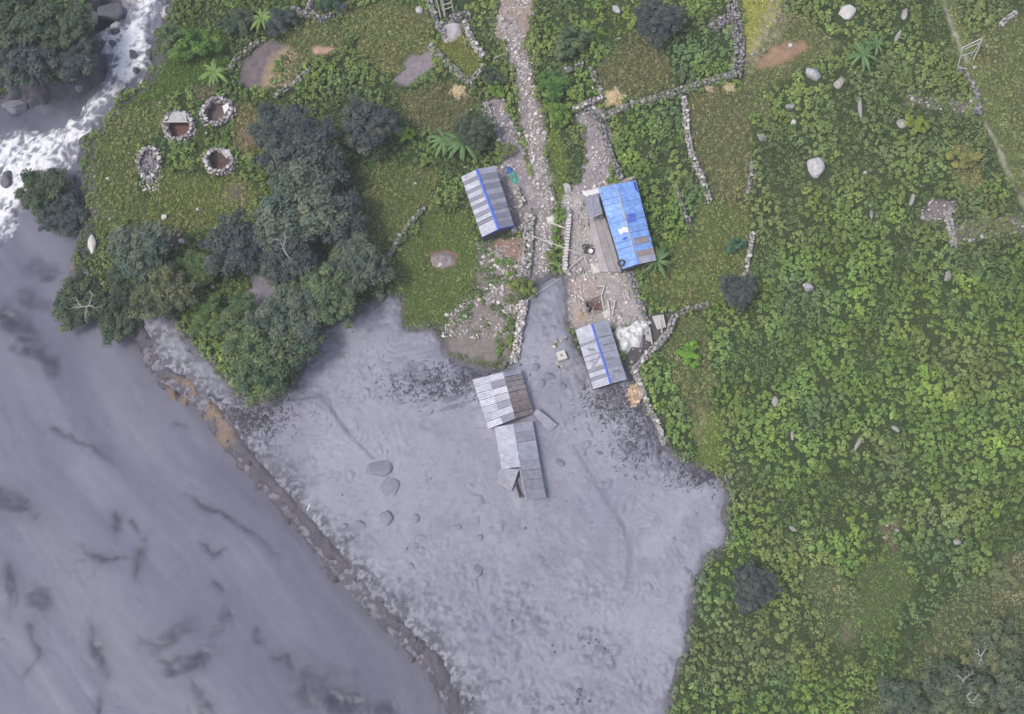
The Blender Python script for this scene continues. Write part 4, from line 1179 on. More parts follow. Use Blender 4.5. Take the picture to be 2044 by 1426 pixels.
for t, s in ((.08, .1), (.22, .05), (.36, .06), (.05, .75), (.45, .93), (.70, .12)):
    p = bilerp(TL, RT, RB, BL, s, t)
    put("weight_stone", random.choice(SMALL), p + np.array([0, 0, 0.1]), (0.12, 0.10, 0.08), random.uniform(0, 6), 0, h2)
hut_body(h2, c, 2.2, 'wood_dark', 'wood_dark')
# tyre on the lower left corner
def tyre(px, py, z, label, rr=0.32):
    v = []; f = []; A, B = 14, 8
    for i in range(A):
        for j in range(B):
            a = 2 * math.pi * i / A; b = 2 * math.pi * j / B
            r = rr + 0.09 * math.cos(b)
            v.append((r * math.cos(a), r * math.sin(a), 0.09 * math.sin(b)))
            f.append((i * B + j, ((i + 1) % A) * B + j, ((i + 1) % A) * B + (j + 1) % B, i * B + (j + 1) % B))
    o = link("tyre", mesh_py("tyre", v, f, True), M['ash']); o.location = W(px, py, z)
    o.rotation_euler = (0, R(-18), R(-15))
    return tag(o, label, "tyre")
tyre(1240, 525, 2.5, "old dark tyre lying on the lower left corner of the bright blue roof")

# silver roof with a blue ridge, at the mud's edge
c = roof_corners([(1148, 658), (1181, 646), (1214, 639), (1251, 758), (1219, 766), (1184, 777)], 1.9, 2.6)
h3 = root_at("hut", c, "hut with a silver roof and thin blue ridge at the mud's upper edge", "hut", GH)
TL, RT, TR, BR, RB, BL = c
kinds = [('zinc_light', .0, .14), ('zinc_light', .14, .25), ('zinc_dark', .25, .30), ('zinc_light', .30, .41), ('zinc_mid', .41, .46),
         ('zinc_light', .46, .56), ('zinc_light', .56, .68), ('zinc_dark', .68, .74), ('zinc_light', .74, .82), ('zinc_dark', .82, .88), ('zinc_light', .88, 1.0)]
for i, (k_, a, b) in enumerate(kinds):
    sheet(h3, TL, RT, BL, RB, a, b, 0, 1, k_, lift=0.012 * (i % 2))
for i in range(8):
    sheet(h3, TR, RT, BR, RB, i / 8, (i + 1) / 8, 0, 1, 'zinc_mid', lift=0.012 * (i % 2))
strip(h3, "ridge_cap", RT, RB, 0.24, 'blue_ridge')
for pts in ([(.47, .05), (.475, .95), (.495, .95), (.49, .05)], [(.50, .92), (.53, .97), (.70, .30), (.67, .22)], [(.36, .35), (.40, .38), (.43, .75), (.39, .72)], [(.57, .38), (.59, .36), (.63, .55), (.61, .60)]):
    roof_patch(h3, TL, RT, BL, RB, pts, 'zinc_dark', 0.05, "mud_streak")
for pts in ([(.24, .15), (.24, .9), (.25, .9), (.25, .15)], [(.38, .1), (.38, .75), (.39, .75), (.39, .1)], [(.60, .3), (.60, .95), (.61, .95), (.61, .3)], [(.82, .2), (.82, .7), (.84, .7), (.84, .2)]):
    roof_patch(h3, TR, RT, BR, RB, pts, 'zinc_dark', 0.05, "sheet_seam")
hut_body(h3, c, 1.9, 'wood_dark', 'wood_dark', base=-0.5)

# upper wrecked roof: silver left slope, rusty right slope
c = roof_corners([(943, 758), (1004, 743), (1038, 737), (1065, 825), (1029, 836), (975, 857)], 0.95, 1.75)
h4 = root_at("hut", c, "half-buried hut with a silver left slope and a rusty right slope", "hut", GH)
TL, RT, TR, BR, RB, BL = c
for half, (s0, s1) in enumerate(((0, .53), (.52, 1))):
    n = 7
    for i in range(n):
        k_ = 'zinc_light'
        if half == 1 and i in (1, 4, 6): k_ = 'zinc_dark'
        if half == 1 and i in (3,): k_ = 'zinc_mid'
        if half == 0 and i in (1, 4): k_ = 'zinc_mid'
        sheet(h4, TL, RT, BL, RB, i / n, (i + 1) / n, s0, s1, k_, lift=0.015 * (i % 2) + 0.02 * half, sag=random.uniform(-.03, .04))
for i in range(9):
    sheet(h4, TR, RT, BR, RB, i / 9, (i + 1) / 9, 0, 1, 'rust' if i > 4 else ('rust_grey' if i > 0 else 'zinc_mid'), lift=0.04 * (i % 2), sag=random.uniform(-.02, .05), amp=0.04)
hut_body(h4, c, 1.0, 'wood_dark', 'wood_dark', base=-0.6)
# lower wrecked roof, torn open along the ridge
c = roof_corners([(987, 853), (1025, 846), (1063, 840), (1090, 994), (1050, 998), (1013, 1000)], 1.0, 1.65)
h5 = root_at("hut", c, "half-buried hut with a grey roof torn open at its lower end", "hut", GH)
TL, RT, TR, BR, RB, BL = c
n = 6
for i in range(n):
    sheet(h5, TL, RT, BL, RB, i * .57 / n, (i + 1) * .57 / n, 0, 1, 'zinc_light' if i not in (1, 3) else 'zinc_mid', lift=0.02 * (i % 2), sag=random.uniform(-.05, .06))
n = 8
for i in range(n):
    sheet(h5, TR, RT, BR, RB, i / n, (i + 1) / n, 0, 1, ('zinc_mid' if i in (0, 2) else 'zinc_muddy') if i != 3 else 'zinc_light', lift=0.012 * (i % 2), sag=random.uniform(-.03, .03))
# torn flap hanging down to the mud
E0, R0 = V3(999, 934, 0.98), V3(1036, 937, 1.45)
E1, R1 = V3(988, 962, 0.30), V3(1021, 981, 0.55)
for i in range(3):
    sheet(h5, E0, R0, E1, R1, i / 3, (i + 1) / 3, 0, 1, 'zinc_muddy', name="torn_sheet", sag=-0.04)
strip(h5, "ridge_flashing", V3(1038, 935, 1.62), V3(1050, 996, 1.66), 0.16, 'zinc_light')
strip(h5, "ridge_cap", RT, RT + (RB - RT) * 0.56, 0.2, 'zinc_light')
TLb, BLb = TL + (BL - TL) * 0.0, TL + (BL - TL) * 0.52
RBb = RT + (RB - RT) * 0.52
hut_body(h5, [TL, RT, TR, BR, RB, BL * 0.7 + BR * 0.3], 1.0, 'wood_dark', 'wood_dark', base=-0.6)

# corrugated lean-to beside the blue house
c = [V3(1166, 396, 1.7), V3(1192, 386, 1.9), V3(1202, 425, 1.9), V3(1176, 436, 1.7)]
lt = root_at("lean_to", c, "small grey corrugated lean-to left of the bright blue roof", "lean-to")
for i in range(4):
    a = c[0] + (c[1] - c[0]) * i / 4; b = c[0] + (c[1] - c[0]) * (i + 1) / 4
    d = c[3] + (c[2] - c[3]) * i / 4; e = c[3] + (c[2] - c[3]) * (i + 1) / 4
    sheet(lt, a, d, b, e, 0, 1, 0, 1, 'zinc_mid' if i % 2 == 0 else 'zinc_light', amp=0.05, lift=0.03 * (i % 2))
for p in c:
    beam(lt, "post", (p[0], p[1], lt.location[2] - 0.2), p - (0, 0, 0.05), 0.06, 'wood')
for a, b in ((c[0], c[1]), (c[3], c[2])):
    beam(lt, "rail", a - (0, 0, .08), b - (0, 0, .08), 0.05, 'wood_pale')

def draped(name, ring_px, z, peak, mat, label, cat, seed=0, crumple=0.12):
    """crumpled low heap of sheeting over an outline in the photo"""
    P = poly(ring_px, z * 0.5)
    ctr = P.mean(0)
    lo = P.min(0) - 0.1; hi = P.max(0) + 0.1
    step = 0.12
    gx = np.arange(lo[0], hi[0], step); gy = np.arange(lo[1], hi[1], step)
    X, Y = np.meshgrid(gx, gy); X = X.ravel(); Y = Y.ravel()
    d = sdist(P, X, Y)
    zz = zground(X, Y) + 0.02 + peak * sstep(-0.05, 0.55, d) + crumple * fbm(X / 0.5, Y / 0.5, 3, seed) * sstep(-0.05, 0.3, d)
    zz = np.where(d < -0.02, zground(X, Y) - 0.06, zz)
    F = grid_faces(len(gx), len(gy)); F = F[d[F].max(1) > -0.02]
    used = np.unique(F); rm = np.full(len(X), -1); rm[used] = np.arange(len(used))
    o0 = np.array([ctr[0], ctr[1], zg1(*ctr)])
    me = mesh_np(name, np.stack([X, Y, zz], 1)[used] - o0, rm[F])
    o = link(name, me, M[mat]); o.location = o0
    return tag(o, label, cat)

draped("tarp", [(1008, 331), (1020, 329), (1027, 342), (1016, 346)], 0.6, 0.5, 'tarp_blue', "folded dark blue tarp at the upper right corner of the zebra-striped roof", "tarp", 1)
draped("tarp", [(1016, 338), (1028, 338), (1036, 360), (1026, 366), (1020, 356)], 0.6, 0.45, 'tarp_green', "teal green tarp bundle beside the zebra-striped roof", "tarp", 2)
draped("plastic_sheeting", [(1220, 664), (1238, 648), (1252, 651), (1268, 638), (1294, 636), (1300, 655), (1284, 668), (1282, 692), (1262, 690), (1252, 704), (1236, 702), (1232, 686)], 0.9, 0.75, 'white', "crumpled white plastic sheeting right of the silver roof", "plastic sheet", 3, 0.7)
for i_, (rg, mt, lb, ct_, pk) in enumerate([
    ([(1270, 642), (1296, 636), (1300, 645), (1282, 652)], 'white', "narrow white plastic scrap above the crumpled sheeting", "plastic scrap", 0.5),
    ([(1286, 664), (1296, 660), (1300, 676), (1290, 682)], 'concrete_pale', "grey plastic scrap right of the crumpled sheeting", "plastic scrap", 0.4),
    ([(1230, 634), (1258, 628), (1262, 640), (1238, 646)], 'concrete', "grey broken sheet above the white plastic sheeting", "broken sheet", 0.25),
    ([(1178, 526), (1200, 522), (1204, 540), (1184, 545)], 'boulder_white', "heap of white rubble at the lower end of the terrace", "rubble heap", 0.35),
    ([(1252, 545), (1264, 540), (1272, 558), (1258, 566)], 'concrete_pale', "pale rubble heap below the bright blue roof's lower corner", "rubble heap", 0.4),
    ([(1268, 534), (1298, 526), (1300, 545), (1276, 552)], 'rust', "purple-brown scrap heap under the blue roof's lower right corner", "scrap heap", 0.35),
    ([(1200, 620), (1218, 614), (1226, 628), (1208, 636)], 'boulder_white', "pale rubble heap just above the silver roof", "rubble heap", 0.35),
    ([(1150, 622), (1164, 618), (1168, 634), (1154, 640)], 'tan', "orange-brown earth clod heap left of the square pit", "heap", 0.25),
    ([(1205, 372), (1240, 358), (1272, 350), (1270, 358), (1212, 382)], 'concrete_pale', "row of pale rubble along the blue house's upper end", "rubble heap", 0.4),
    ([(1152, 405), (1162, 400), (1166, 416), (1156, 420)], 'concrete_pale', "small pale rubble heap left of the lean-to", "rubble heap", 0.3),
    ([(1000, 436), (1014, 430), (1018, 444), (1006, 448)], 'white', "small white scrap beside the striped roof's lower right", "scrap", 0.2),
    ([(980, 500), (1000, 492), (1012, 512), (990, 520)], 'rust', "rust-coloured brush pile below the striped roof", "brush pile", 0.3)]):
    draped(ct_.replace(' ', '_'), rg, 0.3, pk, mt, lb, ct_, 20 + i_, 0.35)
draped("white_sack", [(1162, 392), (1175, 389), (1196, 384), (1198, 392), (1170, 398)], 1.8, 0.0, 'white', "crumpled white sacking at the top of the small grey lean-to", "sack", 4, 0.1).location.z += 1.86
draped("rag", [(1268, 592), (1275, 591), (1278, 604), (1271, 606)], 0.5, 0.65, 'blue_ridge', "bright blue rag on the low wall below the blue house", "rag", 5)
draped("white_slab", [(1090, 432), (1112, 424), (1114, 430), (1106, 442), (1094, 444)], 0.3, 0.35, 'white', "broken white slab on the path left of the courtyard wall", "slab", 6, 0.05)
draped("ash_heap", [(1160, 490), (1172, 484), (1186, 490), (1192, 496), (1184, 508), (1166, 506)], 0.1, 0.12, 'ash', "black fire ash in the courtyard left of the blue house", "ash heap", 7)
draped("brush_heap", [(858, 512), (878, 500), (905, 506), (908, 524), (884, 534), (864, 530)], 0.4, 0.4, 'rust', "red-brown heap of brush on the lawn left of the path", "heap", 8, 0.25)
o = draped("concrete_apron", [(874, 50), (905, 40), (924, 46), (924, 64), (910, 80), (888, 84), (878, 68)], 0.3, 0.5, 'concrete_pale', "pale rounded concrete apron between the walls at the top", "concrete apron", 9, 0.04)

# tan board pile
tb_ = empty("board_pile", G(1268, 790), "tan pile of split boards on the mud beside the crop wall", "board pile")
ring = poly([(1252, 772), (1270, 766), (1286, 790), (1278, 802), (1263, 815), (1256, 796)], 0.5)
for i in range(70):
    for _ in range(50):
        p = ring.min(0) + (ring.max(0) - ring.min(0)) * rng.random(2)
        if sdist(ring, np.array([p[0]]), np.array([p[1]]))[0] > 0.12: break
    a = random.gauss(R(25), 0.7); L = random.uniform(0.2, 0.42); wd = random.uniform(0.06, 0.13)
    d = np.array([math.cos(a), math.sin(a), random.gauss(0, .12)]); s = np.array([-math.sin(a), math.cos(a), random.gauss(0, .2)])
    z = zg1(p[0], p[1]) + 0.5 + 0.3 * random.random()
    ct = np.array([p[0], p[1], z])
    prism(tb_, "board", [ct - d * L - s * wd, ct + d * L - s * wd, ct + d * L + s * wd, ct - d * L + s * wd], 'tan', (0, 0, -0.05))
prism(tb_, "core", [np.array([*(ring.mean(0) + (q - ring.mean(0)) * 0.88), zg1(*q) + 0.5]) for q in ring], 'tan', (0, 0, -0.7))

# courtyard: terrace of paving strips by the blue house
tr = empty("terrace", G(1215, 490), "worn grey concrete terrace along the left of the bright blue house", "terrace")
a0, a1, b1, b0 = [np.array([*poly([p])[0], 0.32]) for p in ((1174, 438), (1204, 430), (1250, 545), (1198, 545))]
for i in range(3):
    t0, t1 = i / 3, (i + 1) / 3 - 0.015
    prism(tr, "slab", [a0 + (a1 - a0) * t0, a0 + (a1 - a0) * t1, b0 + (b1 - b0) * t1, b0 + (b1 - b0) * t0], 'concrete' if i else 'concrete_pale', (0, 0, -0.5))
# edging stones of the courtyard wall are pale blocks
kb = empty("kerb_edging", G(1130, 480), "row of white blocks capping the courtyard's left edge", "edging")
for i in range(17):
    t = i / 16
    px = 1136 + (1127 - 1136) * t; py = 440 + (536 - 440) * t
    p = G(px, py); p = V3(px, py, p.z + 0.75)
    d = np.array([0.0, 0.11, 0]); s = np.array([0.2, 0, 0])
    z = np.array([0, 0, random.uniform(-.02, .03)])
    prism(kb, "block", [p - d - s + z, p + d - s + z, p + d + s + z, p - d + s + z], 'boulder_white', (0, 0, -0.25))

def log(px0, py0, px1, py1, r, mat, label, cat="pole", z=0.25, name="pole", group=None, onmud=False, z1=None):
    a = G(px0, py0); b = G(px1, py1)
    za = z; zb = z if z1 is None else z1
    p = V3(px0, py0, a.z + za); q = V3(px1, py1, b.z + zb)
    m = (p + q) / 2
    e = np.array([m[0], m[1], min(p[2], q[2])])
    o = beam(None, name, p - e, q - e, r, mat, r * 0.75)
    o.location = e
    return tag(o, label, cat, group)

log(1054, 468, 1160, 508, 0.07, 'wood_pale', "long pale pole laid across the path to the courtyard", z=0.9)
log(1163, 512, 1137, 535, 0.07, 'wood_pale', "short pale pole leaning across the courtyard's lower left corner", z=0.6)
log(1166, 512, 1172, 526, 0.08, 'wood_pale', "stubby pale post below the black ash", z=0.5)
log(1050, 600, 1120, 555, 0.04, 'wood_pale', "thin pole slanting over the mud's upper tongue", z=0.7)
log(1092, 442, 1128, 456, 0.10, 'wood_pale', "pale beam from the white slab to the courtyard wall", z=0.35)
log(613, 1020, 622, 998, 0.09, 'white', "short white stick at the river edge of the mud", z=0.35)
GS = "sticks in the black debris"
log(1247, 872, 1265, 861, 0.06, 'wood_pale', "short pale stick at the left of the black debris", z=0.3, group=GS)
log(1280, 866, 1298, 893, 0.07, 'wood_pale', "longest pale stick in the black debris by the crop", z=0.3, group=GS)
log(1275, 850, 1279, 862, 0.06, 'wood_pale', "small stick at the top of the black debris", z=0.3, group=GS)
log(1302, 884, 1311, 894, 0.05, 'wood_pale', "small stick at the right of the black debris", z=0.3, group=GS)
log(1252, 840, 1272, 834, 0.05, 'wood_pale', "thin stick above the black debris", z=0.3, group=GS)
log(1113, 792, 1150, 812, 0.07, 'mudwood', "mud-grey plank in the mud below the silver roof", z=0.22)
log(896, 735, 922, 768, 0.06, 'mudwood', "mud-grey stick left of the silver slope", z=0.2)
log(1318, 640, 1322, 665, 0.09, 'wood_pale', "pale post in the dark corner right of the plastic sheeting", z=0.7)
log(1296, 655, 1302, 688, 0.10, 'wood_pale', "pale plank standing right of the plastic sheeting", z=0.5)
log(1283, 660, 1276, 690, 0.10, 'concrete_pale', "grey plank leaning on the plastic sheeting", z=0.5)
log(925, 72, 931, 100, 0.03, 'wood_pale', "thin pale stick in the yellow-green grass plot", z=0.2)
log(985, 118, 1004, 108, 0.07, 'wood_pale', "short pale log between the grass plot and the path", z=0.25)
# timber rack at the top
rk = empty("timber_rack", G(888, 18), "rack of grey poles above the pale concrete apron at the top", "rack")
for (x0, y0, x1, y1) in ((866, -22, 880, 36), (874, -22, 888, 34), (880, -22, 889, 33), (896, -22, 905, 24)):
    beam(rk, "pole", V3(x0, y0, 0.9), V3(x1, y1, 0.9), 0.09, 'wood')
for (x0, y0, x1, y1) in ((884, 10, 900, 6), (886, 20, 902, 14)):
    beam(rk, "rung", V3(x0, y0, 0.95), V3(x1, y1, 0.95), 0.05, 'wood_pale')

# white bowl
v = []; f = []
prof = [(0.0, 0.02), (0.14, 0.02), (0.24, 0.12), (0.27, 0.2), (0.25, 0.2), (0.22, 0.13), (0.13, 0.05), (0.0, 0.05)]
for i in range(14):
    a = 2 * math.pi * i / 14
    v += [(r * math.cos(a), r * math.sin(a), z) for r, z in prof]
for i in range(14):
    for j in range(len(prof) - 1):
        f.append((i * 8 + j, ((i + 1) % 14) * 8 + j, ((i + 1) % 14) * 8 + j + 1, i * 8 + j + 1))
bw = link("bowl", mesh_py("bowl", v, f, True), M['white']); bw.location = G(1178, 506, 0.36)
tag(bw, "round white bowl standing on the black ash in the courtyard", "bowl")

# timber frame of the rectangular pit
fr = empty("pit_frame", G(1186, 596), "brown timber frame round the square pit above the silver roof", "frame")
fp = [(1166, 605), (1200, 592), (1206, 622), (1174, 628), (1206, 574), (1192, 574)]
for a, b in ((0, 1), (1, 2), (2, 3), (3, 0), (1, 4), (4, 5)):
    pa, pb = G(*fp[a]), G(*fp[b])
    za = 0.25
    beam(fr, "beam", (pa.x, pa.y, za), (pb.x, pb.y, za), 0.09, 'wood_pale' if (a, b) in ((1, 4), (4, 5), (1, 2)) else 'wood')
beam(fr, "beam", V3(1213, 600, .3), V3(1218, 632, .3), 0.11, 'wood_pale'); beam(fr, "beam", V3(1228, 600, .3), V3(1222, 632, .3), 0.08, 'wood_pale')

# pallet in the corner by the wall
pl = empty("pallet", G(1316, 642), "pale timber pallet in the corner where the walls meet", "pallet")
pa, pb, pc, pd = V3(1302, 632, 0.75), V3(1325, 628, 0.85), V3(1330, 652, 0.75), V3(1312, 658, 0.7)
for i in range(6):
    t0, t1 = i / 6, (i + 0.8) / 6
    prism(pl, "plank", [pa + (pb - pa) * t0, pa + (pb - pa) * t1, pd + (pc - pd) * t1, pd + (pc - pd) * t0], 'wood_pale', (0, 0, -0.05))
beam(pl, "bearer", pa - (0, 0, .1), pb - (0, 0, .1), 0.06, 'wood'); beam(pl, "bearer", pd - (0, 0, .1), pc - (0, 0, .1), 0.06, 'wood')

# mud-coated fallen sheet right of the rusty slope
fs_ = empty("fallen_roof_piece", G(1090, 845), "mud-coated roof piece fallen into the mud right of the rusty slope", "roof piece")
E0, R0, R1, E1 = V3(1063, 826, 0.75), V3(1073, 816, 0.95), V3(1113, 848, 0.45), V3(1096, 862, 0.25)
for i in range(3):
    sheet(fs_, E0, R0, E1, R1, i / 3, (i + 1) / 3, 0, 1, 'zinc_muddy', lift=0.02 * (i % 2), name="sheet")
beam(fs_, "batten", R0, R1, 0.05, 'mudwood')
# pale block in the ruined wall
bl = empty("concrete_block", G(1122, 708), "pale hollow concrete block in the ruined wall left of the silver roof", "block")
q = [V3(x, y, 0.75) for x, y in ((1110, 704), (1126, 699), (1133, 715), (1116, 720))]
ctr = sum(q) / 4
for i in range(4):
    a, b = q[i], q[(i + 1) % 4]
    prism(bl, "side", [a, b, b + (ctr - b) * 0.7, a + (ctr - a) * 0.7], 'boulder_white', (0, 0, -0.6))
prism(bl, "core", [p + (ctr - p) * 0.69 - (0, 0, .12) for p in q], 'concrete', (0, 0, -0.45))

# goal frame beside the track
gl = empty("goal_frame", G(1928, 125), "white pole goal frame standing by the track at the upper right", "goal")
bL, bR = V3(1912, 133, 0.0), V3(1943, 120, 0.0)
tL, tR = V3(1922, 95, 2.9), V3(1962, 76, 2.9)
for a, b in ((bL, tL), (bR, tR)):
    beam(gl, "post", a, b, 0.065, 'goal')
beam(gl, "crossbar", tL, tR, 0.065, 'goal')
t2L, t2R = V3(1926, 98, 2.7), V3(1957, 85, 2.6)
beam(gl, "back_bar", t2L, t2R, 0.045, 'goal')
beam(gl, "back_bar", V3(1921, 112, 1.3), V3(1946, 103, 1.3), 0.045, 'goal')
beam(gl, "stay", tR, V3(1938, 112, 0.6), 0.04, 'goal'); beam(gl, "ground_bar", V3(1911, 134, 0.1), V3(1930, 138, 0.1), 0.06, 'goal')

# ------------------------------------------------------------------ leaves
def leaf_cloud(name, C, N, size, aspect, colors, mat, spin=None):
    """one diamond leaf per centre: C (n,3), normals N, half-length size (n,), width/length aspect"""
    n = len(C)
    N = N / (np.linalg.norm(N, axis=1, keepdims=True) + 1e-9)
    a = rng.normal(size=(n, 3)) if spin is None else spin
    U = a - N * (a * N).sum(1, keepdims=True); U /= (np.linalg.norm(U, axis=1, keepdims=True) + 1e-9)
    Vv = np.cross(N, U)
    U = U * size[:, None]; Vv = Vv * (size * aspect)[:, None]
    droop = N * (size * 0.25)[:, None]
    v = np.stack([C - U - droop, C + Vv + 0.1 * U, C + U - droop, C - Vv + 0.1 * U], 1).reshape(-1, 3)
    f = np.arange(4 * n).reshape(-1, 4)
    me = mesh_np(name, v, f, np.repeat(colors, 4, 0))
    me.materials.append(mat)
    return me

# ---- tree crowns: a few shapes, shared between trees
def crown_mesh(name, n_puffs, n_leaf, seed, dome=0.75, size=0.085, aspect=0.4):
    r = np.random.default_rng(seed)
    d = r.normal(size=(n_puffs, 3)); d[:, 2] = np.abs(d[:, 2]) * 0.95 - 0.25
    d /= np.linalg.norm(d, axis=1, keepdims=True)
    rad = r.uniform(0.3, 1.0, n_puffs) * (1 + 0.2 * np.sin(np.arctan2(d[:, 1], d[:, 0]) * 3 + seed))
    pc = d * rad[:, None] * np.array([1, 1, dome]); pr = r.uniform(0.09, 0.24, n_puffs) * (1.3 if n_puffs < 50 else 1)
    k = r.integers(0, n_puffs, n_leaf)
    q = r.normal(size=(n_leaf, 3)); q[:, 2] += 0.35; q /= np.linalg.norm(q, axis=1, keepdims=True)
    sh = r.uniform(0.2, 1.35, n_leaf) ** 0.7
    C = pc[k] + q * (pr[k] * sh)[:, None] * np.array([1, 1, 0.85])
    N = q + np.array([0, 0, 0.5]) + r.normal(size=(n_leaf, 3)) * 0.4
    hue = r.normal(0, 1, n_puffs)[k]
    g = r.uniform(0.85, 1.15, n_leaf) * (1 + 0.15 * hue)
    colr = np.stack([0.150 * g * (1 + 0.07 * hue), 0.184 * g, 0.152 * g * (1 - 0.05 * hue)], 1)
    return leaf_cloud(name, C, N, r.uniform(0.6, 1.35, n_leaf) * size, aspect, colr, M['tree_leaf'])

CROWNS = [crown_mesh("crown_%d" % i, 130, 12000, 200 + i, size=0.052, aspect=0.55) for i in range(5)]
CROWNS_S = [crown_mesh("crown_small_%d" % i, 26, 2600, 300 + i, size=0.10) for i in range(3)]

def limb_mesh(name, segs):
    v = []; f = []
    for p, q, r1, r2 in segs:
        p = np.array(p, float); q = np.array(q, float)
        d = q - p; d /= np.linalg.norm(d); u = np.cross(d, (0.3, 0.9, 0.2)); u /= np.linalg.norm(u); w = np.cross(d, u)
        b = len(v)
        for c, rr in ((p, r1), (q, r2)):
            for i in range(6):
                a = i * math.pi / 3; v.append(c + (u * math.cos(a) + w * math.sin(a)) * rr)
        f += [(b + i, b + (i + 1) % 6, b + 6 + (i + 1) % 6, b + 6 + i) for i in range(6)]
        f.append(tuple(range(b + 6, b + 12)))
    return mesh_py(name, v, f)

def tree(px, py, rpx, zc, tint, label, small=False, bare=None, name="tree", cat="tree", flat=0.8):
    """px,py: middle of the crown in the photo; zc: height of the crown's middle above its foot"""
    z = zc
    for _ in range(3):
        p = W(px, py, z); z = zc + zg1(p[0], p[1])
    r = rpx * 0.05
    zf = z - zc
    root = empty(name, (p[0], p[1], zf), label, cat)
    crown = link("crown", random.choice(CROWNS_S if small else CROWNS), None, root)
    crown.location = (0, 0, zc); crown.scale = (r, r * random.uniform(0.92, 1.08), r * flat)
    crown.rotation_euler = (0, 0, random.uniform(0, 6.28))
    crown.color = (*tint, 1)
    segs = [((0, 0, -0.3), (0.06 * r, 0, zc * 0.55), 0.06 * r, 0.045 * r)]
    for i in range(5):
        a = i * 1.257 + random.random() * 0.6
        segs.append(((0.06 * r, 0, zc * 0.5), (math.cos(a) * r * 0.5, math.sin(a) * r * 0.5, zc + r * 0.1), 0.035 * r, 0.012 * r))
    link("trunk", limb_mesh("trunk", segs), M['bark'], root)
    if bare:
        # pale leafless boughs standing out of the crown
        s2 = []
        for (ax, ay, bx, by) in bare:
            zz = z + r * flat * 0.85
            A = V3(ax, ay, zz) - np.array(root.location); B = V3(bx, by, zz + 0.2) - np.array(root.location)
            s2.append((A, B, 0.07, 0.03))
        for A, B, ra, rb in s2:
            d = B - A; Ln = np.linalg.norm(d); side = np.array([-d[1], d[0], 0]) / Ln
            nd = [A + d * t + side * Ln * random.gauss(0, 0.05) * (t > 0) + np.array([0, 0, 0.15 * math.sin(3 * t)]) for t in (0, .35, .7, 1.0)]
            sg = [(nd[i], nd[i + 1], ra * (1 - .28 * i), ra * (1 - .28 * (i + 1))) for i in range(3)]
            for i in (1, 2, 3):
                for sgn in (-1, 1):
                    if random.random() < 0.75:
                        tip = nd[i] + d * random.uniform(.15, .35) + side * sgn * Ln * random.uniform(.15, .35) + np.array([0, 0, -.1])
                        sg.append((nd[i], tip, ra * .4, ra * .12))
            link("bare_branch", limb_mesh("bare_branch", sg), M['bare'], root)
    return root

